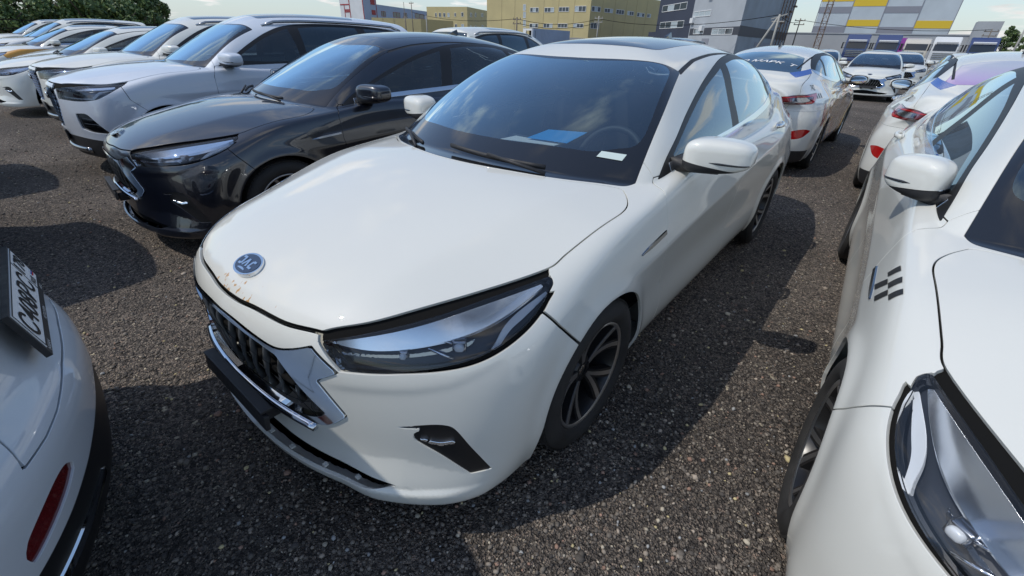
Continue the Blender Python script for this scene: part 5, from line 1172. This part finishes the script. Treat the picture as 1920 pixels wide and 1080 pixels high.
# ---------------- trees ----------------
M_LEAF=[]
for nm,c in (('leaf_dark',(.065,.115,.04)),('leaf_mid',(.12,.18,.06)),('leaf_light',(.21,.27,.075))):
    m=pbr(nm,c,.6,noise=(.9,.45)); b=m.node_tree.nodes['Principled BSDF']; b.inputs['Subsurface Weight'].default_value=0; M_LEAF.append(m)
M_BARK=pbr('bark',(.09,.07,.05),.9)
def tree_mesh(seed,H,W,n,leaf,lo=.15):
    r=np.random.default_rng(seed); cl=[]
    for k in range(26):
        z=H*(lo+(1-lo)*r.random()); w=W*(np.sin(np.pi*min(1,.12+.88*(z/H))**.8)*.75+.15); a=r.random()*6.283; q=r.random()**.5*w
        cl.append((math.cos(a)*q,math.sin(a)*q,z,.35+.55*r.random()*W*.45))
    cl=np.array(cl); i=r.integers(0,len(cl),n); d=r.normal(size=(n,3)); d/=np.linalg.norm(d,axis=1)[:,None]; R_=cl[i,3]*(r.random(n)**.35)
    Cn=cl[i,:3]+d*R_[:,None]*np.array([1,1,.8]); Cn[:,2]=np.maximum(Cn[:,2],.1)
    u=r.normal(size=(n,3)); u/=np.linalg.norm(u,axis=1)[:,None]; v=np.cross(u,d+.3*r.normal(size=(n,3))); v/=np.linalg.norm(v,axis=1)[:,None]; s=leaf*(.6+.8*r.random(n))[:,None]
    P=np.stack([Cn-u*s,Cn+v*s*.6,Cn+u*s,Cn-v*s*.6],1).reshape(-1,3); me=bpy.data.meshes.new('crown'); me.vertices.add(4*n); me.vertices.foreach_set('co',P.astype(np.float32).ravel()); me.loops.add(4*n); me.loops.foreach_set('vertex_index',np.arange(4*n,dtype=np.int32)); me.polygons.add(n); me.polygons.foreach_set('loop_start',np.arange(0,4*n,4,dtype=np.int32)); me.update(calc_edges=True)
    for m in M_LEAF: me.materials.append(m)
    me.polygons.foreach_set('material_index',r.choice(3,n,p=[.4,.4,.2]).astype(np.int32)[i*0+np.arange(n)])
    return me
def tree(x,y_,me,H,sc_,label,group,cat='tree',name='broadleaf_tree',rz=0):
    t=empty(name,(x,y_,0),rz,label=label,cat=cat,group=group); t.scale=(sc_,sc_,sc_)
    o=bpy.data.objects.new('crown',me); COL.objects.link(o); o.parent=t
    bm=bmesh.new(); bm_tube(bm,[(0,0,0),(.08,.03,H*.25),(.0,.1,H*.5),(.1,.05,H*.8)],[.22,.17,.11,.04],8)
    for k in range(5):
        a=k*1.3; z0=H*(.25+.1*k); bm_tube(bm,[(0.05,.05,z0),(math.cos(a)*.7,math.sin(a)*.7,z0+.8),(math.cos(a)*1.3,math.sin(a)*1.3,z0+1.3)],[.08,.05,.02],6)
    mesh_obj('trunk',bm,M_BARK,t); return t
TM=[tree_mesh(1,9,3.0,9000,.17,.06),tree_mesh(2,8,3.4,9000,.17,.05),tree_mesh(3,10,2.8,9000,.17,.08)]; BM=[tree_mesh(5,3.0,2.0,4200,.12,.02),tree_mesh(6,2.6,2.4,4200,.12,.02)]
G_='trees in the belt behind the car lot'
for i,(x,y_) in enumerate([(-3.2,-70.4),(-4.8,-64.3),(-6.8,-72.1),(-6.9,-62.0),(-9.1,-67.8),(-9.8,-63.6),(-12.4,-70.3),(-12.6,-64.1),(-15.2,-68.7),(-14.8,-62.6),(-17.9,-70.1),(-3.3,-56.4)]):
    tree(x,y_,TM[i%3],9,.85+.3*((i*7)%5)/5,'%s dense green tree of the belt, counted from the left'%['leftmost','second','fourth','third','sixth','seventh','ninth','eighth','eleventh','tenth','rightmost, twelfth','near, fifth'][i],G_,rz=i*1.1)
for i,(x,y_) in enumerate([(-3.8,-50.3),(-6.1,-51.1),(-8.1,-48.7),(-9.4,-51.5),(-10.2,-49.3),(-11.7,-52.0),(-15.0,-58.3)]):
    tree(x,y_,BM[i%2],2.5,.9+.15*(i%3),'%s pale green bush at the foot of the tree belt, counted from the left'%['leftmost','second','third','fourth','fifth','sixth','rightmost'][i],'bushes before the tree belt','bush','leafy_bush',i*1.7)
for i,(x,y_,k) in enumerate([(-83.4,9.8,.50),(-80.3,10.9,.42)]):
    tree(x,y_,TM[i],9,k,['round green tree beside the grey stair house','low green tree at the right edge, behind the lamp post'][i],'trees at the right end of the wall',rz=i)
# fence line before the trees
t=empty('wire_fence',(0,0,0),label='low dark wire fence before the tree belt',cat='fence'); bm=bmesh.new()
for k in range(14): bm_cyl(bm,(-1-1.6*k,-46.5+.25*k,0),(-1-1.6*k,-46.5+.25*k,1.75),.04,seg=5)
for z in(.6,1.2,1.7): bm_cyl(bm,(-1,-46.5,z),(-21.8,-43.25,z),.03,seg=4)
mesh_obj('rails',bm,SEAL,t,smooth=False)
# ---------------- cars ----------------
GRP='white saloons of one model standing in the lot'
def place(src,pos,yaw,label,cat='car',group=None,swap=None,skip=()):
    c=copy_tree(src,swap=swap,skip=skip); c.location=(pos[0],pos[1],0); c.rotation_euler=(0,0,math.radians(yaw)); c['label']=label; c['category']=cat
    if group: c['group']=group
    elif 'group' in c: del c['group']
    return c
def kid(root,name,k=0):
    L=[o for o in root.children_recursive if o.name.split('.')[0]==name]; return L[k] if k<len(L) else None
j7,ck=build_j7(); suv,ckS=build_suv()
tag(j7,'white saloon in the middle with rust freckles by its oval badge','car',group=GRP)
LIVERY=None
def livery():
    m,nt,b=newmat('torn_film_livery'); L=nt.links.new; tc=nt.nodes.new('ShaderNodeTexCoord'); mp=nt.nodes.new('ShaderNodeMapping'); mp.inputs['Rotation'].default_value=(0,.6,0); mp.inputs['Scale'].default_value=(2.6,1,1.1); L(tc.outputs['Object'],mp.inputs[0])
    n=nt.nodes.new('ShaderNodeTexNoise'); n.inputs['Scale'].default_value=1.5; n.inputs['Detail'].default_value=5; n.inputs['Distortion'].default_value=.9; L(mp.outputs[0],n.inputs['Vector'])
    r=nt.nodes.new('ShaderNodeValToRGB'); r.color_ramp.interpolation='CONSTANT'; st=[(0,(.66,.68,.72)),(.36,(.40,.42,.50)),(.41,(.74,.75,.77)),(.45,(.85,.42,.08)),(.52,(.9,.72,.38)),(.55,(.5,.22,.07)),(.60,(.6,.05,.05)),(.63,(.62,.62,.68))]
    while len(r.color_ramp.elements)<len(st): r.color_ramp.elements.new(.5)
    for e,(p,c) in zip(r.color_ramp.elements,st): e.position=p; e.color=(*c,1)
    L(n.outputs[0],r.inputs[0]); sx=nt.nodes.new('ShaderNodeSeparateXYZ'); L(tc.outputs['Object'],sx.inputs[0]); nn=nt.nodes.new('ShaderNodeMath'); nn.operation='MULTIPLY_ADD'; L(n.outputs[0],nn.inputs[0]); nn.inputs[1].default_value=.8; L(sx.outputs['X'],nn.inputs[2]); a=nt.nodes.new('ShaderNodeMath'); a.operation='GREATER_THAN'; L(nn.outputs[0],a.inputs[0]); a.inputs[1].default_value=-2.62; z=nt.nodes.new('ShaderNodeMath'); z.operation='LESS_THAN'; L(sx.outputs['Z'],z.inputs[0]); z.inputs[1].default_value=1.12; k=nt.nodes.new('ShaderNodeMath'); k.operation='MULTIPLY'; L(a.outputs[0],k.inputs[0]); L(z.outputs[0],k.inputs[1]); mm=nt.nodes.new('ShaderNodeMix'); mm.data_type='RGBA'; L(k.outputs[0],mm.inputs['Factor']); mm.inputs['A'].default_value=(.73,.745,.72,1); L(r.outputs[0],mm.inputs['B']); L(mm.outputs['Result'],b.inputs['Base Color']); b.inputs['Roughness'].default_value=.25; b.inputs['Coat Weight'].default_value=1
    n2=nt.nodes.new('ShaderNodeTexNoise'); n2.inputs['Scale'].default_value=5; n2.inputs['Detail'].default_value=4; L(tc.outputs['Object'],n2.inputs['Vector']); bp=nt.nodes.new('ShaderNodeBump'); bp.inputs['Strength'].default_value=.25; bp.inputs['Distance'].default_value=.04; L(n2.outputs[0],bp.inputs['Height']); L(bp.outputs[0],b.inputs['Normal'])
    return m
LIV=livery(); BLUE=pbr('blue_film',(.03,.10,.42),.25,coat=1); PURF=None
def purple_film():
    m,nt,b=newmat('purple_window_film'); L=nt.links.new; tc=nt.nodes.new('ShaderNodeTexCoord'); sx=nt.nodes.new('ShaderNodeSeparateXYZ'); L(tc.outputs['Object'],sx.inputs[0]); r=nt.nodes.new('ShaderNodeValToRGB'); mr=nt.nodes.new('ShaderNodeMapRange'); mr.inputs[1].default_value=1.16; mr.inputs[2].default_value=1.42; L(sx.outputs['Z'],mr.inputs[0]); L(mr.outputs[0],r.inputs[0])
    e=r.color_ramp.elements; e[0].position=.0; e[0].color=(.42,.20,.52,1); e[1].position=.8; e[1].color=(.52,.54,.62,1); x=e.new(.35); x.color=(.50,.40,.62,1); L(r.outputs[0],b.inputs['Base Color']); b.inputs['Roughness'].default_value=.3; b.inputs['Coat Weight'].default_value=.8; return m
PURF=purple_film()
def taxi_band():
    m,nt,b=newmat('orange_band_paint'); L=nt.links.new; tc=nt.nodes.new('ShaderNodeTexCoord'); sx=nt.nodes.new('ShaderNodeSeparateXYZ'); L(tc.outputs['Object'],sx.inputs[0]); b.inputs['Roughness'].default_value=.3; b.inputs['Coat Weight'].default_value=1
    def M(op,a,bv=None,c=None):
        k=nt.nodes.new('ShaderNodeMath'); k.operation=op
        for i,v in enumerate((a,bv,c)):
            if v is None: continue
            if isinstance(v,(int,float)): k.inputs[i].default_value=v
            else: L(v,k.inputs[i])
        return k.outputs[0]
    z=sx.outputs['Z']; x=sx.outputs['X']; band=M('MULTIPLY',M('GREATER_THAN',z,.70),M('LESS_THAN',z,.90)); m1=nt.nodes.new('ShaderNodeMix'); m1.data_type='RGBA'; L(band,m1.inputs['Factor']); m1.inputs['A'].default_value=(.70,.71,.71,1); m1.inputs['B'].default_value=(.62,.30,.03,1)
    ch=nt.nodes.new('ShaderNodeTexChecker'); ch.inputs['Scale'].default_value=16; L(tc.outputs['Object'],ch.inputs[0]); box=M('MULTIPLY',M('MULTIPLY',M('GREATER_THAN',z,.78),M('LESS_THAN',z,.87)),M('MULTIPLY',M('GREATER_THAN',x,-.75),M('LESS_THAN',x,-.45)))
    xx=M('FLOOR',M('MULTIPLY',x,22.)); zz=M('FLOOR',M('MULTIPLY',z,22.)); chk=M('GREATER_THAN',M('FRACT',M('MULTIPLY',M('ADD',xx,zz),.5)),.25)
    m2=nt.nodes.new('ShaderNodeMix'); m2.data_type='RGBA'; L(M('MULTIPLY',box,chk),m2.inputs['Factor']); L(m1.outputs['Result'],m2.inputs['A']); m2.inputs['B'].default_value=(.02,.02,.02,1); L(m2.outputs['Result'],b.inputs['Base Color']); nt.nodes.remove(ch); return m
TAXI=taxi_band()
NAVYP=paint('dark_blue_paint',(.012,.02,.06),dust=.06)
blk=place(j7,(-.28,-2.735),-5.2,'black saloon with a chrome hexagon grille, left of the middle white one',swap={'white_car_paint':BLACKP})
nr=place(j7,(-.23,2.493),1.95,'white saloon at the right edge with black checker squares on its wing',group=GRP)
liv=place(j7,(-8.95,-.03),179.2,'white saloon seen from behind with dented orange and silver film on its doors',group=GRP)
pur=place(j7,(-8.355,2.426),177.2,'white saloon with a purple film over its rear window',group=GRP)
for nm,k in (('rear_window',0),):
    o=kid(pur,nm,k); o.material_slots[0].link='OBJECT'; o.material_slots[0].material=PURF
for o in liv.children:
    if o.name.split('.')[0] in('front_door','rear_door','body_shell','fender'): o.material_slots[0].link='OBJECT'; o.material_slots[0].material=LIV
# behind the middle car
place(j7,(-9.4,-3.05),183,'white saloon seen from behind over the black saloon roof',group=GRP)
place(suv,(-13.6,-4.9),2,'dark blue crossover whose roof shows over the middle saloon','crossover',swap={'white_car_paint':NAVYP})
place(suv,(-9.3,-6.2),181,'white crossover seen from behind between black saloon and silver crossover','crossover',group='crossovers standing in the lot')
# far right row
far=[((-19.15,.55),1,'white saloon facing the camera, its wheels by the open mirror of the dented one'),((-19.6,4.35),0,'white saloon facing the camera behind the purple filmed one')]
for p,a,l in far: place(j7,p,a,l,group=GRP)
place(j7,(-28.4,1.3),3,'white saloon half hidden behind the far front facing one',group=GRP)
place(j7,(-31.5,3.2),184,'white saloon with its red tail lights towards the camera, second far row',group=GRP)
place(j7,(-38.5,4.6),182,'white saloon with its tail towards the camera, farthest on the right',group=GRP)
place(j7,(-28.8,-2.2),2,'white saloon of the far row, behind the dented one roof',group=GRP)
place(j7,(-41.5,1.2),1,'white saloon at the foot of the blue trucks',group=GRP)
# left row
suv.location=(-.42,-5.58,0); suv.rotation_euler=(0,0,math.radians(-6)); SUVSWAP=1; tag(suv,'pale silver crossover with roof rails directly behind the black saloon','crossover',group='crossovers standing in the lot')
place(suv,(-.62,-8.35),-3,'white crossover with a damaged front corner, behind the silver crossover','crossover',group='crossovers standing in the lot')
s2=place(j7,(-.30,-11.2),-4,'white saloon with a low front lip, left of the two crossovers',group=GRP)
for i,(x,y_,a,src,l) in enumerate([(-.9,-13.9,-3,j7,'white saloon behind the two crossovers, without any stripe'),(-.55,-17.2,-3,j7,'white saloon with an orange stripe and checkers, nearer of the two striped ones'),(-1.0,-20.6,-2,suv,'white crossover with an orange stripe and checkers'),(-1.2,-24.2,-2,j7,'white saloon just left of the striped crossover'),(-1.4,-28,-2,suv,'white crossover at the far left, next to last before the trees'),(-1.8,-32,-2,j7,'white saloon at the far left edge, last before the trees')]):
    c=place(src,(x,y_),a,l,'crossover' if src is suv else 'car',group='crossovers standing in the lot' if src is suv else GRP)
    if i in(1,2):
        for o in c.children:
            if o.name.split('.')[0] in('front_door','rear_door','fender'): o.material_slots[0].link='OBJECT'; o.material_slots[0].material=TAXI
# second row on the left (seen over roofs)
for i,(x,y_,a,src,l) in enumerate([(-9.6,-9.6,181,j7,'white saloon of the back row behind the silver crossover'),(-9.8,-12.6,180,suv,'white crossover of the back row behind the striped cars')]):
    place(src,(x,y_),a,l,'crossover' if src is suv else 'car',group='crossovers standing in the lot' if src is suv else GRP)
for o in nr.children:
    if o.name.split('.')[0]=='side_mirror' and o.location.y<0: o.rotation_euler=(0,0,-.38); o.location.y+=.075; o.location.x-=.03; o.scale=(.88,-.76,1.05)
# middle car details: emblem hood rust, loose bumper
o=kid(j7,'hood'); o.material_slots[0].link='OBJECT'; o.material_slots[0].material=WHITER
o=kid(j7,'front_bumper'); o.location=(.007,0,-.002)
# ---------------- markings ----------------
def text_tris(s,size,bold=.0,shear=0):
    cu=bpy.data.curves.new('t','FONT'); cu.body=s; cu.size=size; cu.resolution_u=3; cu.offset=bold; cu.shear=shear; o=bpy.data.objects.new('t',cu); COL.objects.link(o); bpy.context.view_layer.update()
    me=o.to_mesh(); bm=bmesh.new(); bm.from_mesh(me); bmesh.ops.triangulate(bm,faces=bm.faces[:]); V=np.array([v.co[:] for v in bm.verts]); T=np.array([[v.index for v in f.verts] for f in bm.faces]); bm.free(); o.to_mesh_clear(); bpy.data.objects.remove(o); bpy.data.curves.remove(cu)
    V[:,0]-=V[:,0].min(); return V,T
def put(name,V3,T,mat,parent):
    me=bpy.data.meshes.new(name); me.from_pydata([tuple(v) for v in V3],[],[tuple(t) for t in T]); me.materials.append(mat); o=bpy.data.objects.new(name,me); COL.objects.link(o); o.parent=parent; return o
def solve_top(ckx,x,y):
    """z of the upper surface"""
    lo=np.full(len(x),.9); hi=np.full(len(x),1.7)
    for _ in range(26):
        m=(lo+hi)/2; v=ckx.val(x,np.abs(y),m)<0; lo=np.where(v,m,lo); hi=np.where(v,hi,m)
    return lo
def solve_side(ckx,x,z):
    lo=np.full(len(x),.2); hi=np.full(len(x),1.1)
    for _ in range(26):
        m=(lo+hi)/2; v=ckx.val(x,m,z)<0; lo=np.where(v,m,lo); hi=np.where(v,hi,m)
    return lo
WH=pbr('white_lettering',(.8,.8,.8),.5); BK=pbr('black_lettering',(.02,.02,.022),.4)
# lettering on the rear window: reader stands behind, +x text direction = local -y... local y runs left, reader behind sees local +y on the left
V,T=text_tris('АВТО МАРК  Т',.105,.002,.25); X=-3.235+V[:,1]*.93; Y=.50-V[:,0]*(.93/ max(V[:,0].max(),.1)); Z=solve_top(ck,X,Y)+.004
put('window_lettering',np.stack([X,Y,Z],1),T,WH,liv)
def side_text(s,size,x0,z0,parent,sgn,mat,lean=0):
    V,T=text_tris(s,size); X=x0+V[:,0]*(1 if sgn<0 else -1); Z=z0+V[:,1]; Y=solve_side(ck,X,Z)+.003
    return put('number_lettering',np.stack([X,Y*sgn,Z],1),T,mat,parent)
side_text('742',.085,-3.44,1.02,liv,-1,BK); side_text('742',.085,-3.26,1.02,pur,1,BK)
def side_poly(name,polys,parent,sgn,mat):
    V=[];T=[]
    for p in polys:
        p=np.array(p); n=6; b=len(V)
        for i in range(n+1):
            for j in range(n+1):
                a,c=i/n,j/n; q=(1-a)*(1-c)*p[0]+a*(1-c)*p[1]+a*c*p[2]+(1-a)*c*p[3]; V.append(q)
        for i in range(n):
            for j in range(n): k=b+i*(n+1)+j; T+= [(k,k+1,k+n+2),(k,k+n+2,k+n+1)]
    V=np.array(V); Y=solve_side(ck,V[:,0],V[:,1])+.002; return put(name,np.stack([V[:,0],Y*sgn,V[:,1]],1),T,mat,parent)
side_poly('checker_decal',[[[-.281,.846],[-.246,.89],[-.208,.888],[-.248,.845]],[[-.194,.845],[-.164,.887],[-.13,.883],[-.156,.843]],[[-.299,.789],[-.232,.845],[-.194,.843],[-.256,.79]],[[-.112,.842],[-.091,.88],[-.062,.876],[-.078,.84]],[[-.202,.79],[-.15,.843],[-.117,.84],[-.168,.788]]],nr,-1,BK)
for c,s in((liv,-1),(pur,1)):
    side_poly('small_checker_decal',[[[-3.40+.07*k,.935],[-3.37+.07*k,.985],[-3.34+.07*k,.985],[-3.37+.07*k,.935]] for k in range(3)],c,s,BK)
    side_poly('blue_pillar_stripe',[[[-3.50,1.150],[-3.42,1.195],[-3.05,1.240],[-3.12,1.190]]],c,s,BLUE)
side_poly('blue_side_patch',[[[-3.05,.62],[-2.9,.80],[-1.2,.86],[-1.4,.62]]],pur,1,BLUE)
side_poly('red_side_patch',[[[-3.22,.60],[-3.16,.85],[-3.10,.88],[-3.06,.62]]],liv,-1,REDL)
# paper and sticker behind and on the middle windscreen
bm=bmesh.new(); bm_prism(bm,[(-.62,-.14),(-.68,.17),(-.78,.18),(-.74,-.12)],0,.002,lambda u,v,h:(u,v,.985+h-.05*(u+.62))); mesh_obj('paper_sheet',bm,WH,j7,smooth=False)
bm=bmesh.new(); bm_prism(bm,[(-.70,-.02),(-.72,.22),(-.88,.24),(-.84,.02)],0,.002,lambda u,v,h:(u,v,.998+h-.22*(u+.70))); mesh_obj('blue_folder',bm,pbr('blue_folder',(.04,.36,.85),.3),j7,smooth=False)
Pq=np.array([(.560,1.058),(.652,1.050),(.650,1.030),(.556,1.040)]); xs=ck.ws(Pq[:,0],Pq[:,1])
lo=np.full(4,-1.2); hi=np.full(4,.2)
for _ in range(26):
    m=(lo+hi)/2; v=ck.val(m,Pq[:,0],Pq[:,1])<0; lo=np.where(v,m,lo); hi=np.where(v,hi,m)
put('glass_sticker',np.stack([lo+.004,Pq[:,0],Pq[:,1]+.002],1),[(0,1,2),(0,2,3)],pbr('pale_sticker',(.62,.72,.68),.5),j7)
# ---------------- crossover at the left edge, seen from behind ----------------
class XO(SUV):
    cell=.014
    def __init__(s):
        super().__init__(); ys=[0,.2,.4,.6,.75,.9,1.05]; zr=[.15,.26,.34,.44,.56,.66,.73,.80,.92,1.05,1.20]; c=[-3.525,-3.58,-3.605,-3.622,-3.63,-3.615,-3.565,-3.545,-3.55,-3.58,-3.58]; sag=np.array([0,.014,.06,.135,.235,.42,.75]); s.Rr=Tab(ys,zr,[cc+sag for cc in c])
def build_xo():
    ck=XO(); P,T,N=extract(ck); M=(P,N,T); root=empty('parked_crossover'); wb=ck.WB; seals=[]
    def arch(V):
        d=np.full(len(V),-1.0)
        for xc in(0,-wb):
            r=np.sqrt((V[:,0]-xc)**2+(V[:,2]-.34)**2); d=np.maximum(d,.395-r)
        return np.minimum(d,V[:,1]-.50)
    _,M,_=take(M,arch)
    def tk(f,gap,M):
        i,o,s_=take(M,f,gap)
        if s_ is not None and len(s_[2]): seals.append(s_)
        return i,o
    strip,M,_=take(M,lambda V:np.minimum(np.minimum(.013-np.abs(V[:,2]-np.interp(rproj(V)[:,0],[.41,.63,.75,1.2],[.374,.369,.360,.34])),-3.0-V[:,0]),rproj(V)[:,0]-.41))
    skirt,M,_=take(M,lambda V:np.where(V[:,0]<-2.9,np.interp(rproj(V)[:,0],[.05,.15,.27,.47,.63,.80,1.1],[.535,.530,.513,.478,.461,.446,.41]),np.interp(V[:,0],[-2.9,-2.3,-.4,.4,.6,1.0],[.42,.36,.36,.38,.40,.44]))-V[:,2])
    hood,M=tk(lambda V:np.minimum(fld('t',[(.845,-.02,1),(.84,.10),(.82,.25),(.775,.42,1),(.66,.60),(.46,.74),(.235,.815,1),(.10,.820),(-.30,.835),(-.42,.80),(-.44,.75,1),(-.24,.45),(-.14,-.02,1)])(V),V[:,2]-.86),.007,M)
    ws,M=tk(lambda V:np.minimum(fld('t',[(-.15,-.05,1),(-.26,.45),(-.475,.760,1),(-.80,.700),(-1.13,.625,1),(-.985,-.05,1)])(V),V[:,2]-1.02),.003,M)
    dlo,M=tk(fld('s',[(-.60,1.095,1),(-.80,1.20),(-1.02,1.33),(-1.25,1.445),(-1.50,1.525),(-1.85,1.56),(-2.4,1.565),(-2.9,1.540),(-3.24,1.485,1),(-3.20,1.36),(-3.06,1.245,1),(-2.6,1.165),(-2.0,1.135),(-1.2,1.115)]),.003,M)
    rw,M=tk(lambda V:np.minimum(fld('y',[(-.05,1.56,1),(.45,1.55),(.53,1.52),(.60,1.25),(.56,1.20),(-.05,1.19,1)])(V),-3.2-V[:,0]),.004,M)
    tl,M=tk(fld('r',[(.42,1.06,1),(.7,1.09),(1.05,1.07,1),(.98,.98),(.80,.93),(.42,.95,1)]),.004,M)
    tg,M=tk(lambda V:np.minimum(-3.2-V[:,0],np.minimum(V[:,2]-np.interp(V[:,1],[0,.22,.39,.47,.58],[.675,.665,.640,.636,.642]),np.interp(V[:,2],[.63,.70,.85,.95],[.575,.510,.56,.64])-V[:,1])),.007,M)
    fr,M=tk(fld('r',[(.530,.522,1),(.575,.555),(.656,.558),(.764,.534),(.795,.505),(.785,.474,1),(.73,.481),(.60,.503)]),.0,M)
    rb,M=tk(lambda V:np.minimum(-3.05-V[:,0],.90-V[:,2]),.004,M)
    fd,M=tk(lambda V:np.minimum(fld('s',[(-.58,1.10,1),(-.53,1.0),(-.52,.80),(-.62,.42),(-.62,.365,1),(-1.61,.365,1),(-1.60,.8),(-1.61,1.13,1)])(V),V[:,1]-.5),.005,M)
    rd,M=tk(lambda V:np.minimum(fld('s',[(-1.61,1.13,1),(-1.60,.8),(-1.61,.365,1),(-2.18,.365),(-2.26,.50),(-2.36,.66),(-2.50,.80),(-2.56,1.0),(-2.56,1.175,1)])(V),V[:,1]-.5),.005,M)
    O=lambda n,m,mat,par=root: bmesh_obj(n,m,mat,par)
    PW=paint('pearl_white_paint',(.66,.69,.72),dust=.09)
    O('hood',both(rim(hood)),PW); O('windscreen',both(ws),GLASSW); O('body_shell',both(rim(M)),PW); O('seals',both(off(cat(*seals),-.014)),SEAL); O('rear_window',both(rw),GLASSD)
    tgo=O('tailgate',both(rim(tg)),PW); rbo=O('rear_bumper',both(rim(rb)),PW); O('lower_cladding',both(rim(off(skirt,-.004),.02)),FRAME)
    for s in(1,-1):
        fx=(lambda m:m) if s==1 else mir
        O('chrome_strip',fx(setel(rim(off(strip,.004),.01),34)),CHROME,rbo); O('window_frame',fx(rim(dlo,.006)),GLOSSD_); O('tail_light',fx(rim(tl,.02)),REDD); O('reflector',fx(rim(off(fr,-.006),.02)),REDD,rbo)
        O('front_door',fx(rim(fd)),PW); O('rear_door',fx(rim(rd)),PW); build_mirror(root,-.70,.985,1.165,s,PW,1.05)
        build_wheel(root,0,.80*s,s,R=.345,w=.215,rr=.235); build_wheel(root,-wb,.80*s,s,R=.345,w=.215,rr=.235)
    # number plate in its black frame, reader stands behind the car
    xp=-3.580; zc=.795; tilt=.10
    def Fp(u,v,h): return (xp-h*.96+.22*v,-u,zc+v*.97+.2*h)       # u to the reader's right (-y)
    pl=bmesh.new(); bm_prism(pl,[(-.268,-.073),(.268,-.073),(.268,.062),(-.268,.062)],-.014,0,Fp); fo=mesh_obj('plate_frame',pl,PLAST,tgo,smooth=False)
    pl=bmesh.new(); bm_prism(pl,[(-.258,-.052),(.258,-.052),(.258,.056),(-.258,.056)],0,.002,Fp); po=mesh_obj('number_plate',pl,WH,tgo,smooth=False)
    pl=bmesh.new()
    for u in(-.254,.135,.252): bm_prism(pl,[(u,-.049),(u+.003,-.049),(u+.003,.053),(u,.053)],.002,.003,Fp)
    for v in(-.050,.0515): bm_prism(pl,[(-.254,v),(.255,v),(.255,v+.003),(-.254,v+.003)],.0022,.0031,Fp)
    mesh_obj('plate_border',pl,BK,po,smooth=False)
    for s,size,u,v,m in(('С408РС',.090,-.240,-.032,BK),('178',.060,.147,.0,BK),('RUS',.026,.150,-.040,BK),('NISSAN',.016,-.25,-.068,WH),('АВТОСАЛОН',.014,-.06,-.068,WH),('АВТО',.014,.17,-.068,WH)):
        V,T=text_tris(s,size,.001 if m is BK else 0); sx_={'С408РС':.36,'178':.095}.get(s); k=(sx_/V[:,0].max()) if sx_ else 1
        put('plate_lettering',np.array([Fp(u+a*k,v+b,.0035 if v>-.06 else .001) for a,b in V[:,:2]]),T,m,po)
    for i,cl in enumerate(((.75,.75,.75),(.03,.08,.4),(.5,.02,.02))):
        pl=bmesh.new(); bm_prism(pl,[(.215,-.022-.006*i),(.242,-.022-.006*i),(.242,-.016-.006*i),(.215,-.016-.006*i)],.002,.0035,Fp); mesh_obj('plate_flag',pl,pbr('flag_%d'%i,cl,.5),po,smooth=False)
    interior(root,ck,0,.16)
    return root
GLOSSD_=GLOSSB
xo=build_xo(); xo.location=(4.835,-.60,0); xo.rotation_euler=(0,0,math.radians(-5.2)); tag(xo,'pearl white crossover with number plate С408РС, cut off at the left edge','crossover',group='crossovers standing in the lot')
place(suv,(4.92,-3.35),-1,'black crossover whose rear corner just shows at the left edge','crossover',group='crossovers standing in the lot',swap={'white_car_paint':BLACKP})
place(suv,(5.0,-6.15),0,'crossover of the front row at the far left, rear towards the saloons','crossover',group='crossovers standing in the lot')

for o in suv.children_recursive:
    if o.type=='MESH' and o.data.materials and o.data.materials[0].name=='white_car_paint': o.material_slots[0].link='OBJECT'; o.material_slots[0].material=SILVER
# small moulded lettering inside the lamp edge of every saloon headlight
